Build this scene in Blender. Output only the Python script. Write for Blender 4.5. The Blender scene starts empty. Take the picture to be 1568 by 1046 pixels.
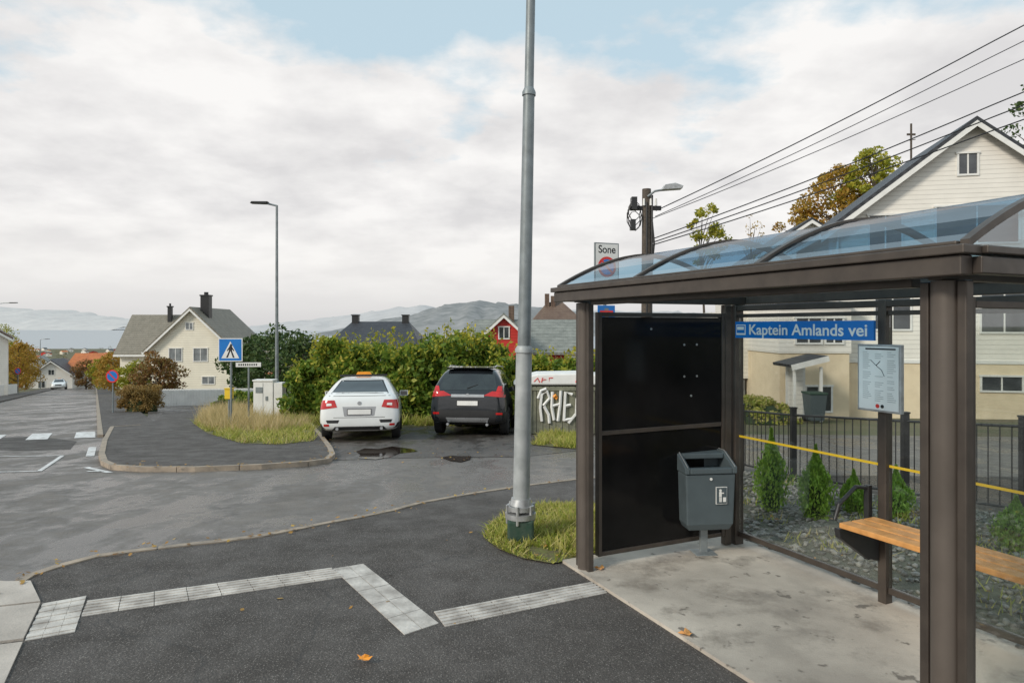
import bpy, bmesh, math, random
import numpy as np
from mathutils import Vector, Matrix, noise
from mathutils.bvhtree import BVHTree
random.seed(7); rng=np.random.default_rng(7)
EYE=1.9; F=1045.0; HZ=500.0; CX=784.0
BPY=[-300,5.5,6.5,7.5,8.5,130,300,700,1800,1950,40000]
BPZ=[0,0,-.02,-.117,-.195,-9.67,-26,-48,-57,-75,-75]
def g(y): return float(np.interp(y,BPY,BPZ))
def rise(x,y):
    a=min(max((x-15)/25,0),1); b=min(max((y-28)/40,0),1); c=1-min(max((y-250)/400,0),1)
    a=a*a*(3-2*a); b=b*b*(3-2*b); return 11*a*b*c
def S(u,v):
    """image pixel (column u, row v) cast along the view ray -> point on the terrain"""
    k=(v-HZ)/F; lo,hi=1.0,1500.0
    for _ in range(60):
        m=(lo+hi)/2
        if EYE-k*m>g(m): lo=m
        else: hi=m
    return ((u-CX)/F*lo,lo)
def B(u,d): return (u-CX)/F*d  # image column u at depth d -> world x
def Z(v,d): return EYE-(v-HZ)/F*d  # image row v at depth d -> world z
# ---------------- materials
def nm(name):
    m=bpy.data.materials.new(name); m.use_nodes=True; nt=m.node_tree
    return m,nt,nt.nodes['Principled BSDF']
def c4(c): return (c[0],c[1],c[2],1)
def coord(nt,scale=None):
    t=nt.nodes.new('ShaderNodeTexCoord'); return t.outputs['Object']
def nz(nt,co,scale,detail=5,rough=.55):
    n=nt.nodes.new('ShaderNodeTexNoise'); n.inputs['Scale'].default_value=scale
    n.inputs['Detail'].default_value=detail; n.inputs['Roughness'].default_value=rough
    nt.links.new(co,n.inputs['Vector']); return n.outputs['Fac']
def ramp(nt,f,a,b,ca,cb):
    r=nt.nodes.new('ShaderNodeValToRGB'); e=r.color_ramp.elements
    e[0].position=a; e[1].position=b; e[0].color=c4(ca); e[1].color=c4(cb)
    nt.links.new(f,r.inputs[0]); return r.outputs[0]
def mixc(nt,f,a,b,mode='MIX'):
    m=nt.nodes.new('ShaderNodeMix'); m.data_type='RGBA'; m.blend_type=mode
    for s,v in ((0,f),(6,a),(7,b)):
        if hasattr(v,'is_linked') : nt.links.new(v,m.inputs[s])
        elif s==0: m.inputs[0].default_value=v
        else: m.inputs[s].default_value=c4(v)
    return m.outputs[2]
def mth(nt,op,a,b=None,c=None):
    n=nt.nodes.new('ShaderNodeMath'); n.operation=op
    for i,v in enumerate((a,b,c)):
        if v is None: continue
        if hasattr(v,'is_linked'): nt.links.new(v,n.inputs[i])
        else: n.inputs[i].default_value=v
    return n.outputs[0]
def bump(nt,bsdf,h,strength,dist=.01):
    b=nt.nodes.new('ShaderNodeBump'); b.inputs['Distance'].default_value=dist
    if hasattr(strength,'is_linked'): nt.links.new(strength,b.inputs['Strength'])
    else: b.inputs['Strength'].default_value=strength
    nt.links.new(h,b.inputs['Height']); nt.links.new(b.outputs[0],bsdf.inputs['Normal'])
def pm(name,c1,c2=None,scale=4,rough=.6,metal=0,bmp=0,bscale=60,spec=.5,bd=.01,coat=0):
    m,nt,b=nm(name); co=coord(nt)
    if c2 is None: c2=tuple(x*.8 for x in c1)
    nt.links.new(ramp(nt,nz(nt,co,scale),.35,.68,c1,c2),b.inputs['Base Color'])
    b.inputs['Metallic'].default_value=metal; b.inputs['Specular IOR Level'].default_value=spec
    b.inputs['Coat Weight'].default_value=coat
    nt.links.new(ramp(nt,nz(nt,co,scale*2.3),.3,.7,(rough*.85,)*3,(min(1,rough*1.15),)*3),b.inputs['Roughness'])
    if bmp: bump(nt,b,nz(nt,co,bscale,4),bmp,bd)
    return m
def asphalt(name,c,wet,wetscale=.5,speck=.5,wr=.22):
    m,nt,b=nm(name); co=coord(nt)
    fine=nz(nt,co,90,4,.75); big=nz(nt,co,.35,6); mid=nz(nt,co,2.5,7,.65)
    base=ramp(nt,big,.35,.65,tuple(x*.72 for x in c),tuple(x*1.35 for x in c))
    base=mixc(nt,.55,base,ramp(nt,mid,.35,.68,tuple(x*.55 for x in c),tuple(x*1.55 for x in c)))
    v=nt.nodes.new('ShaderNodeTexVoronoi'); v.inputs['Scale'].default_value=95; nt.links.new(co,v.inputs['Vector'])
    sp=ramp(nt,v.outputs['Distance'],.05,.5,(1,1,1),(0,0,0))
    sep=nt.nodes.new('ShaderNodeSeparateColor'); nt.links.new(v.outputs['Color'],sep.inputs[0])
    gate=ramp(nt,sep.outputs[0],.45,1.0,(0,0,0),(1,1,1))
    f=mth(nt,'MULTIPLY',mth(nt,'MULTIPLY',sp,gate),speck)
    base=mixc(nt,ramp(nt,fine,.3,.7,(.8,.8,.8),(0,0,0)),base,tuple(x*.25 for x in c))
    base=mixc(nt,f,base,(.46,.42,.38))
    v2=nt.nodes.new('ShaderNodeTexVoronoi'); v2.feature='DISTANCE_TO_EDGE'; v2.inputs['Scale'].default_value=.30
    w=nt.nodes.new('ShaderNodeVectorMath'); w.operation='ADD'
    nn=nt.nodes.new('ShaderNodeTexNoise'); nn.inputs['Scale'].default_value=1.3; nn.inputs['Detail'].default_value=6; nt.links.new(co,nn.inputs['Vector'])
    nt.links.new(co,w.inputs[0]); nt.links.new(nn.outputs['Color'],w.inputs[1]); nt.links.new(w.outputs[0],v2.inputs['Vector'])
    cr=ramp(nt,v2.outputs['Distance'],.0,.005,(.5,.5,.5),(0,0,0))
    base=mixc(nt,cr,base,(.03,.03,.03))
    h=mth(nt,'ADD',fine,mth(nt,'MULTIPLY',v.outputs['Distance'],-.6))
    if wet>0:
        mp=nt.nodes.new('ShaderNodeMapping'); mp.inputs['Rotation'].default_value=(0,0,math.radians(-38)); mp.inputs['Scale'].default_value=(1.6,.45,1); nt.links.new(co,mp.inputs[0])
        wn=mth(nt,'ADD',mth(nt,'MULTIPLY',nz(nt,mp.outputs[0],wetscale*1.4,6,.65),.65),mth(nt,'MULTIPLY',nz(nt,co,3.2,7,.7),.35))
        wf=ramp(nt,wn,.5-wet*.10,.5+.10-wet*.10,(0,0,0),(1,1,1))
        base=mixc(nt,mth(nt,'MULTIPLY',wf,.7),base,tuple(x*.33 for x in c))
        nt.links.new(ramp(nt,wf,0,1,(.8,)*3,(wr,)*3),b.inputs['Roughness'])
        bump(nt,b,h,ramp(nt,wf,0,1,(.8,)*3,(.25,)*3),.006)
    else:
        nt.links.new(ramp(nt,mid,.4,.6,(.85,)*3,(.62,)*3),b.inputs['Roughness']); bump(nt,b,h,.9,.009)
    nt.links.new(base,b.inputs['Base Color'])
    return m
def siding(name,c,pitch=.16,vertical=False,dirt=.9):
    m,nt,b=nm(name); co=coord(nt); s=nt.nodes.new('ShaderNodeSeparateXYZ'); nt.links.new(co,s.inputs[0])
    fr=mth(nt,'FRACT',mth(nt,'DIVIDE',s.outputs[0 if vertical else 2],pitch))
    base=ramp(nt,nz(nt,co,1.3),.3,.7,c,tuple(x*dirt for x in c))
    gr=ramp(nt,fr,.0,.12,(.55,)*3,(1,1,1))
    nt.links.new(mixc(nt,1.0,base,gr,'MULTIPLY'),b.inputs['Base Color']); b.inputs['Roughness'].default_value=.55
    bump(nt,b,mth(nt,'MULTIPLY',fr,-1.0),.6,.02); return m
def tiles(name,c,c2,rough=.6):
    m,nt,b=nm(name); co=coord(nt); s=nt.nodes.new('ShaderNodeSeparateXYZ'); nt.links.new(co,s.inputs[0])
    a=mth(nt,'FRACT',mth(nt,'MULTIPLY',s.outputs[2],5.0)); 
    d=mth(nt,'SINE',mth(nt,'MULTIPLY',mth(nt,'ADD',s.outputs[0],s.outputs[1]),24.0))
    base=ramp(nt,nz(nt,co,2.2,8,.7),.35,.65,c,c2); gr=ramp(nt,a,0,.2,(.45,)*3,(1,1,1))
    nt.links.new(mixc(nt,1.0,base,gr,'MULTIPLY'),b.inputs['Base Color']); b.inputs['Roughness'].default_value=rough
    bump(nt,b,mth(nt,'ADD',a,mth(nt,'MULTIPLY',d,.4)),.8,.03); return m
def leafmat(name,cols,trans=.3):
    m,nt,b=nm(name); gi=nt.nodes.new('ShaderNodeNewGeometry'); co=coord(nt)
    f=mth(nt,'ADD',mth(nt,'MULTIPLY',gi.outputs['Random Per Island'],.6),mth(nt,'MULTIPLY',nz(nt,co,.9,3),.5))
    r=nt.nodes.new('ShaderNodeValToRGB'); e=r.color_ramp.elements
    while len(e)<len(cols): e.new(.5)
    for i,c in enumerate(cols): e[i].position=.1+.8*i/(len(cols)-1); e[i].color=c4(c)
    nt.links.new(f,r.inputs[0]); nt.links.new(r.outputs[0],b.inputs['Base Color']); b.inputs['Roughness'].default_value=.5
    b.inputs['Specular IOR Level'].default_value=.3
    if trans:
        t=nt.nodes.new('ShaderNodeBsdfTranslucent'); nt.links.new(r.outputs[0],t.inputs[0])
        mx=nt.nodes.new('ShaderNodeMixShader'); mx.inputs[0].default_value=trans
        nt.links.new(b.outputs[0],mx.inputs[1]); nt.links.new(t.outputs[0],mx.inputs[2])
        nt.links.new(mx.outputs[0],nt.nodes['Material Output'].inputs[0])
    return m
def glassmat(name,tint,refl=.06,rough=.02,fk=.5):
    m,nt,b=nm(name); nt.nodes.remove(b); co=coord(nt)
    t=nt.nodes.new('ShaderNodeBsdfTransparent'); t.inputs[0].default_value=c4(tint)
    gl=nt.nodes.new('ShaderNodeBsdfGlossy'); gl.inputs['Roughness'].default_value=rough
    lw=nt.nodes.new('ShaderNodeLayerWeight'); lw.inputs[0].default_value=.35
    f=mth(nt,'ADD',mth(nt,'MULTIPLY',lw.outputs['Fresnel'],fk),mth(nt,'MULTIPLY',nz(nt,co,3),refl))
    mx=nt.nodes.new('ShaderNodeMixShader'); nt.links.new(f,mx.inputs[0]); nt.links.new(t.outputs[0],mx.inputs[1]); nt.links.new(gl.outputs[0],mx.inputs[2])
    nt.links.new(mx.outputs[0],nt.nodes['Material Output'].inputs[0]); return m
M={}
M['pave']=asphalt('pavement_asphalt',(.112,.097,.086),.0,speck=.85)
M['road']=asphalt('road_asphalt',(.25,.22,.195),.62,.42,speck=.4,wr=.27)
M['patch']=asphalt('repair_asphalt',(.10,.088,.078),.0,speck=.4)
M['lot']=asphalt('lot_asphalt',(.14,.12,.105),.6,.8,speck=.6,wr=.3)
M['puddle']=pm('puddle_water',(.04,.026,.02),rough=.05,spec=.5)
M['conc']=pm('concrete',(.56,.50,.44),(.36,.32,.28),2.5,.8,bmp=.4,bscale=50)
M['kerb']=pm('kerb_stone',(.42,.34,.26),(.25,.21,.17),6,.8,bmp=.4)
M['tact']=pm('tactile_concrete',(.64,.60,.55),(.34,.31,.28),7,.8,bmp=.5,bscale=40)
M['paint']=pm('road_paint',(.85,.85,.84),(.42,.40,.38),9,.6)
M['soil']=pm('hillside_soil',(.09,.10,.04),(.15,.12,.07),.6,.95,bmp=.5,bscale=8)
M['brown']=pm('bronze_frame',(.092,.075,.062),(.066,.054,.046),8,.42,metal=.3,spec=.5)
M['brown2']=pm('bronze_column',(.135,.112,.095),(.10,.083,.07),3,.45,metal=.2)
M['black']=pm('black_panel',(.007,.007,.007),(.013,.012,.012),2,.10,spec=.16)
M['blk']=pm('black_metal',(.02,.02,.022),(.03,.03,.03),9,.4)
M['galv']=pm('galvanised_steel',(.27,.30,.31),(.19,.21,.215),7,.5,metal=.3)
M['galv2']=pm('weathered_galvanised',(.50,.52,.52),(.30,.32,.32),5,.55,metal=.15)
M['steel']=pm('dull_steel',(.5,.51,.51),(.34,.34,.34),14,.4,metal=.5)
M['green']=pm('green_foundation',(.02,.06,.04),(.05,.08,.06),12,.7,bmp=.3)
M['glass']=glassmat('clear_glass',(.96,.975,.965),.02,fk=.28)
M['roofg']=glassmat('blue_polycarbonate',(.30,.49,.63),.12,.10,fk=.38)
M['wood']=pm('bench_wood',(.75,.36,.11),(.52,.24,.07),14,.5)
M['bin']=pm('bin_plastic',(.085,.11,.12),(.07,.09,.10),5,.5)
M['white']=pm('white_paint',(.84,.83,.80),(.74,.73,.70),3,.5)
M['blue']=pm('sign_blue',(.01,.19,.58),(.01,.16,.5),3,.35)
M['red']=pm('sign_red',(.7,.04,.03),(.6,.03,.03),3,.4)
M['yellow']=pm('yellow_tape',(.85,.58,.03),(.75,.5,.03),3,.5)
M['wglass']=pm('window_glass',(.03,.035,.04),(.09,.10,.11),1.2,.08,spec=.8)
M['wglass2']=pm('curtained_glass',(.30,.32,.33),(.12,.13,.14),1.5,.1,spec=.8)
M['siding']=siding('white_siding',(.86,.82,.75),.17)
M['cream']=siding('cream_siding',(.86,.80,.66),.2)
M['plaster']=pm('beige_plaster',(.84,.70,.50),(.74,.61,.43),2,.85,bmp=.2,bscale=30)
M['redw']=siding('red_siding',(.55,.03,.02),.2)
M['tileblk']=tiles('dark_tiles',(.035,.038,.046),(.06,.063,.072),.5)
M['tilegry']=tiles('grey_tiles',(.30,.31,.28),(.18,.19,.17))
M['tilebrn']=tiles('brown_tiles',(.13,.08,.06),(.20,.14,.10))
M['tilemoss']=tiles('mossy_tiles',(.20,.18,.14),(.28,.25,.2))
M['tileor']=tiles('orange_tiles',(.6,.2,.06),(.46,.14,.05))
M['bark']=pm('bark',(.06,.045,.035),(.1,.08,.06),12,.9,bmp=.6)
M['polewood']=pm('weathered_pole_wood',(.12,.095,.075),(.06,.05,.04),14,.85,bmp=.5)
M['rubber']=pm('tyre_rubber',(.018,.018,.018),rough=.8)
M['rim']=pm('alloy_rim',(.45,.46,.47),rough=.3,metal=.8)
M['carw']=pm('white_car_paint',(.82,.83,.82),(.78,.79,.78),2,.22,coat=.6)
M['carb']=pm('dark_car_paint',(.018,.021,.026),(.014,.017,.02),2,.2,metal=.2,coat=.8)
M['tail']=pm('tail_light',(.6,.015,.012),(.45,.01,.01),6,.15,coat=.6)
M['trim']=pm('black_trim',(.022,.022,.023),rough=.6)
M['silver']=pm('silver_trim',(.5,.51,.52),rough=.3,metal=.7)
M['carglass']=pm('tinted_car_glass',(.015,.018,.02),(.03,.04,.04),3,.05,spec=.9)
M['orange']=pm('orange_plastic',(.9,.33,.02),rough=.4)
M['rock']=pm('grey_stone',(.28,.28,.27),(.1,.1,.1),5,.85,bmp=.4)
M['boxwood']=pm('green_stained_wood',(.24,.24,.17),(.15,.15,.11),8,.8,bmp=.3)
M['hedge']=leafmat('hedge_leaves',[(.05,.09,.015),(.12,.21,.03),(.25,.35,.05),(.52,.48,.08)],.4)
M['thuja']=leafmat('thuja_leaves',[(.10,.2,.02),(.22,.38,.04),(.36,.5,.08)],.3)
M['grass']=leafmat('grass_blades',[(.13,.19,.02),(.30,.35,.05),(.52,.48,.13),(.5,.40,.2)])
M['dry']=leafmat('dry_grass',[(.32,.27,.10),(.60,.46,.22),(.66,.54,.32)])
M['autumn']=leafmat('autumn_leaves',[(.18,.14,.02),(.38,.26,.04),(.5,.32,.05),(.40,.17,.04)],.4)
M['ygreen']=leafmat('yellow_green_leaves',[(.14,.17,.02),(.32,.34,.04),(.55,.45,.05)],.4)
M['dkgreen']=leafmat('dark_leaves',[(.025,.05,.015),(.06,.11,.03),(.12,.16,.05)])
M['rust']=leafmat('rust_leaves',[(.16,.08,.04),(.30,.15,.05),(.2,.18,.05)])
M['boxhedge']=leafmat('brown_hedge_leaves',[(.16,.11,.03),(.32,.2,.06),(.4,.28,.1)])
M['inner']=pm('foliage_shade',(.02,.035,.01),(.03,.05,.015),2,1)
M['dirt']=pm('grass_soil',(.16,.17,.05),(.13,.10,.06),9,.95,bmp=.8,bscale=30,bd=.02)
M['gravelbase']=pm('gravel_bed_base',(.08,.08,.06),(.14,.14,.10),18,.95,bmp=.8,bscale=60)
M['litter']=leafmat('leaf_litter',[(.16,.08,.03),(.38,.2,.05),(.5,.34,.08)],.1)
# ---------------- mesh builder
class MB:
    def __init__(s): s.v=[];s.f=[];s.m=[]
    def add(s,v,f,mi=0):
        o=len(s.v); s.v+= [tuple(p) for p in v]; s.f+=[tuple(i+o for i in q) for q in f]; s.m+=[mi]*len(f)
    def box(s,x0,x1,y0,y1,z0,z1,mi=0,T=None):
        v=[(x,y,z) for z in (z0,z1) for y in (y0,y1) for x in (x0,x1)]
        if T is not None: v=[T@Vector(p) for p in v]
        s.add(v,[(0,2,3,1),(4,5,7,6),(0,1,5,4),(2,6,7,3),(0,4,6,2),(1,3,7,5)],mi)
    def tube(s,pts,r,n=8,mi=0,cap=True):
        pts=[Vector(p) for p in pts]; rs=r if isinstance(r,(list,tuple)) else [r]*len(pts)
        v=[];f=[]
        up=Vector((0,0,1)); d0=(pts[-1]-pts[0]).normalized()
        if abs(d0.z)>.9: up=Vector((1,0,0))
        for i,p in enumerate(pts):
            d=(pts[min(i+1,len(pts)-1)]-pts[max(i-1,0)]).normalized()
            a=d.cross(up).normalized(); b=d.cross(a)
            for k in range(n):
                t=2*math.pi*k/n; v.append(p+(a*math.cos(t)+b*math.sin(t))*rs[i])
        for i in range(len(pts)-1):
            for k in range(n):
                k2=(k+1)%n; f.append((i*n+k,i*n+k2,(i+1)*n+k2,(i+1)*n+k))
        if cap: f.append(tuple(range(n))[::-1]); f.append(tuple((len(pts)-1)*n+k for k in range(n)))
        s.add(v,f,mi)
    def cyl(s,p0,p1,r0,r1=None,n=14,mi=0): s.tube([p0,p1],[r0,r1 if r1 is not None else r0],n,mi)
    def prism(s,poly,axis,a0,a1,mi=0):
        n=len(poly)
        def P(p,a): return (p[0],a,p[1]) if axis=='y' else ((a,p[0],p[1]) if axis=='x' else (p[0],p[1],a))
        v=[P(p,a0) for p in poly]+[P(p,a1) for p in poly]
        f=[tuple(range(n)),tuple(range(2*n-1,n-1,-1))]+[(i,i+n,(i+1)%n+n,(i+1)%n) for i in range(n)]
        s.add(v,f,mi)
    def build(s,name,mats,parent=None,bevel=0,smooth=False,sub=0):
        me=bpy.data.meshes.new(name); me.from_pydata(s.v,[],s.f)
        for m in mats: me.materials.append(m)
        me.polygons.foreach_set('material_index',s.m)
        bm=bmesh.new(); bm.from_mesh(me); bmesh.ops.recalc_face_normals(bm,faces=bm.faces); bm.to_mesh(me); bm.free()
        if smooth:
            me.polygons.foreach_set('use_smooth',[True]*len(me.polygons))
            try: me.set_sharp_from_angle(angle=math.radians(40))
            except Exception: pass
        me.update()
        o=bpy.data.objects.new(name,me); bpy.context.scene.collection.objects.link(o)
        if parent: o.parent=parent
        if bevel:
            b=o.modifiers.new('bevel','BEVEL'); b.width=bevel; b.segments=2; b.limit_method='ANGLE'
        return o
def root(name,loc=(0,0,0),rz=0):
    e=bpy.data.objects.new(name,None); bpy.context.scene.collection.objects.link(e)
    e.location=loc; e.rotation_euler=(0,0,rz); e.empty_display_size=.3; return e
def text(name,body,size,mat,parent,M4,ext=.002,sx=1,bold=0):
    cu=bpy.data.curves.new(name+'_c','FONT'); cu.body=body; cu.size=size; cu.extrude=ext; cu.offset=bold
    cu.align_x='CENTER'; cu.align_y='CENTER'
    o=bpy.data.objects.new(name+'_t',cu); bpy.context.scene.collection.objects.link(o)
    dg=bpy.context.evaluated_depsgraph_get(); dg.update()
    me=bpy.data.meshes.new_from_object(o.evaluated_get(dg)); bpy.data.objects.remove(o)
    me.transform(Matrix.Diagonal((sx,1,1,1))); me.transform(M4); me.materials.clear(); me.materials.append(mat)
    o=bpy.data.objects.new(name,me); bpy.context.scene.collection.objects.link(o); o.parent=parent; return o
def sheet(name,poly,off,mat,skirt=0,parent=None):
    bm=bmesh.new(); vs=[bm.verts.new((x,y,0)) for x,y in poly]; bm.faces.new(vs)
    bmesh.ops.triangulate(bm,faces=bm.faces[:])
    for yb in BPY[1:-1]:
        bmesh.ops.bisect_plane(bm,geom=bm.verts[:]+bm.edges[:]+bm.faces[:],plane_co=(0,yb,0),plane_no=(0,1,0))
    bmesh.ops.recalc_face_normals(bm,faces=bm.faces)
    if sum(f.normal.z for f in bm.faces)<0: bmesh.ops.reverse_faces(bm,faces=bm.faces)
    for v in bm.verts: v.co.z=g(v.co.y)+off
    if skirt:
        be=[e for e in bm.edges if e.is_boundary]
        r=bmesh.ops.extrude_edge_only(bm,edges=be)
        for v in [x for x in r['geom'] if isinstance(x,bmesh.types.BMVert)]: v.co.z-=skirt
    me=bpy.data.meshes.new(name); bm.to_mesh(me); bm.free(); me.materials.append(mat)
    o=bpy.data.objects.new(name,me); bpy.context.scene.collection.objects.link(o)
    if parent:o.parent=parent
    return o
def inpoly(x,y,poly):
    c=False;n=len(poly)
    for i in range(n):
        x1,y1=poly[i];x2,y2=poly[i-1]
        if (y1>y)!=(y2>y) and x<(x2-x1)*(y-y1)/(y2-y1)+x1: c=not c
    return c
def scatter(poly,n):
    xs=[p[0] for p in poly]; ys=[p[1] for p in poly]; out=[]
    while len(out)<n:
        x=random.uniform(min(xs),max(xs)); y=random.uniform(min(ys),max(ys))
        if inpoly(x,y,poly): out.append((x,y))
    return out
def raw(name,V,Fc,mat,parent=None):
    me=bpy.data.meshes.new(name); n=len(V); me.vertices.add(n); me.vertices.foreach_set('co',V.astype(np.float32).ravel())
    k=Fc.shape[1]; me.loops.add(Fc.size); me.loops.foreach_set('vertex_index',Fc.astype(np.int32).ravel())
    me.polygons.add(len(Fc)); me.polygons.foreach_set('loop_start',np.arange(0,Fc.size,k,dtype=np.int32))
    me.update(calc_edges=True); me.validate(); me.materials.append(mat)
    o=bpy.data.objects.new(name,me); bpy.context.scene.collection.objects.link(o)
    if parent:o.parent=parent
    return o
def leafcloud(name,P,size,mat,parent=None,aspect=.55,up=0,jit=.4):
    P=np.asarray(P,float); n=len(P)
    a=rng.normal(size=(n,3)); a[:,2]+=up; a/=np.linalg.norm(a,axis=1)[:,None]
    c=rng.normal(size=(n,3)); b=np.cross(a,c); b/=np.linalg.norm(b,axis=1)[:,None]
    s=(size*(1+jit*rng.uniform(-1,1,n)))[:,None]
    V=np.stack([P-a*s*.5,P+b*s*.5*aspect,P+a*s*.5,P-b*s*.5*aspect],1).reshape(-1,3)
    return raw(name,V,np.arange(4*n).reshape(-1,4),mat,parent)
def grass(name,poly,n,h,mat,off,parent=None,w=.012,lean=.5,patchy=.9,thr=-.18):
    pts=np.array([p for p in scatter(poly,int(n*1.6)) if noise.noise(Vector((p[0]*patchy*1.8,p[1]*patchy*1.8,n*.01)))>thr]); n=len(pts); z=np.interp(pts[:,1],BPY,BPZ)+off
    P=np.c_[pts,z]; H=h*rng.uniform(.3,1.1,n)*np.array([1+.8*noise.noise(Vector((p[0]*2.5,p[1]*2.5,3))) for p in pts])
    th=rng.uniform(0,6.28,n); W=w*rng.uniform(.6,1.4,n)
    side=np.c_[np.cos(th),np.sin(th),np.zeros(n)]*W[:,None]
    tip=P+np.c_[rng.normal(0,lean,n)*H,rng.normal(0,lean,n)*H,H]
    V=np.stack([P-side,P+side,tip],1).reshape(-1,3)
    return raw(name,V,np.arange(3*n).reshape(-1,3),mat,parent)
def clumps(centers,rad,n):
    out=[]
    for c,r in zip(centers,rad):
        d=rng.normal(size=(n,3)); d/=np.linalg.norm(d,axis=1)[:,None]
        out.append(np.array(c)+d*(r*rng.uniform(.25,1.05,n)**.6)[:,None]*np.array([1,1,.75]))
    return np.concatenate(out)
def tree(name,loc,H,R,base,lm,lsize=.2,nc=40,nl=160,seed=1,tr=.18,cr=.22,squash=1.0):
    rnd=random.Random(seed); e=root(name,loc); mb=MB(); cs=[];rs=[]
    top=Vector((rnd.uniform(-.4,.4),rnd.uniform(-.4,.4),H*.9))
    mb.tube([(0,0,-.6),(top.x*.2,top.y*.2,H*.3),(top.x*.6,top.y*.6,H*.65),top],[tr,tr*.75,tr*.4,tr*.08],8)
    for i in range(nc):
        t=base+(1-base)*(i+.5)/nc; th=i*2.4+rnd.uniform(-.4,.4)
        env=math.sin(math.pi*min(1,max(.08,(t-base)/(1-base)*.85+.12)))**.7
        r=R*env*rnd.uniform(.45,1.0)
        c=Vector((math.cos(th)*r,math.sin(th)*r,H*t*squash+rnd.uniform(-.3,.3)))
        st=Vector((top.x*t*.7,top.y*t*.7,H*max(.2,t-.18)))
        mb.tube([st,st.lerp(c,.5)+Vector((0,0,.12*r)),c],[tr*.3,tr*.17,tr*.05],5)
        cs.append(c); rs.append(R*cr*rnd.uniform(.7,1.35))
    mb.build('trunk_and_limbs',[M['bark']],e,smooth=True)
    leafcloud('crown',clumps(cs,rs,nl),lsize,lm,e); return e
def bush(name,loc,sx,sy,sz,lm,lsize=.1,nc=60,nl=150,seed=1,core=True,boxy=False,stick=0):
    rnd=random.Random(seed); e=root(name,loc); cs=[];rs=[]
    for i in range(nc):
        if boxy: x,y,z=rnd.uniform(-1,1),rnd.uniform(-1,1),rnd.uniform(.15,1)
        else:
            th=rnd.uniform(0,6.28); ph=rnd.uniform(0,1.5); k=rnd.uniform(.75,1.0)
            x,y,z=math.cos(th)*math.cos(ph)*k,math.sin(th)*math.cos(ph)*k,math.sin(ph)*k*.85+.12
        cs.append((x*sx*.88,y*sy*.88,z*sz*.9)); rs.append(min(sx,sy,sz)*rnd.uniform(.2,.38))
    leafcloud('leaves',clumps(cs,rs,nl),lsize,lm,e)
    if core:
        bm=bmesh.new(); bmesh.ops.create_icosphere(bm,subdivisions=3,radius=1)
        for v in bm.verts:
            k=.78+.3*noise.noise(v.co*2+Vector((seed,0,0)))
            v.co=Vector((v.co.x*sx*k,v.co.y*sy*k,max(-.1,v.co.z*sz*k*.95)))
        me=bpy.data.meshes.new('shade_core'); bm.to_mesh(me); bm.free(); me.materials.append(M['inner'])  # dark blob blocks see-through; its colour stands in for shade inside the foliage
        o=bpy.data.objects.new('shade_core',me); bpy.context.scene.collection.objects.link(o); o.parent=e
    return e
# ---------------- terrain
ys=sorted(set([-300,-100,-50,-25,-12,-5,0,3]+BPY[1:]+list(range(10,130,5))+list(range(130,300,15))+list(range(300,700,50))+list(range(700,1800,150))+[3000,8000]))
xs=sorted(set([-20000,-6000,-2500,-1200,-700,-400,-250,-160,-110]+list(range(-80,82,5))+[110,160,250,400,700,1500,4000,20000]))
V=[];Fa=[]
for y in ys:
    for x in xs: V.append((x,y,g(y)-.02+rise(x,y)))
nx=len(xs)
for j in range(len(ys)-1):
    for i in range(nx-1): a=j*nx+i; Fa.append((a,a+1,a+nx+1,a+nx))
mb=MB(); mb.add(V,Fa); mb.build('ground',[M['soil']],smooth=False)
def RE(y): return -6.87-.61*(y-11.46)
RW=6.1
roadpoly=[(-30,-30),(-6,-30),(2,-20),(12,-20),(12,-6),(6,2),(4.7,7.2),(3.6,10.3),(6,10.2),(14,9.5),(40,8),(40,14),(20,16.2),(9,17.6),(2,18.4),(-1,21),(-8,21.5),(-9,17),(RE(20),20),(RE(130),130),(RE(130)-RW,130),(RE(20)-RW,20),(-22,5),(-30,0)]
sheet('road',roadpoly,0,M['road'])
sheet('road_repair',[S(-40,672),S(60,668),S(118,676),S(108,688),S(40,690),S(-40,688)],.0035,M['patch'])
sheet('parking_area',[S(508,705),S(600,702),S(700,700),S(800,700),S(885,690),(2.0,18.3),(.5,22),(-8,22.5),S(480,650),S(497,680)],.006,M['lot'])
kp=[(-9,-6),(-5.6,1.2),(-4.6,2.9),S(-10,950),S(0,922),S(18,905),S(45,888),S(90,873),S(150,857),S(240,845),S(330,835),S(400,826),S(450,816),S(500,806),S(550,797),S(600,786),S(640,775),S(720,760),S(800,748),S(885,737),S(1000,727),(3.45,10.6)]
pave=kp+[(4.6,7.4),(6.5,4.5),(12,2),(12,-20),(-9,-20)]
sheet('pavement',pave,.03,M['pave'],skirt=.03)
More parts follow.
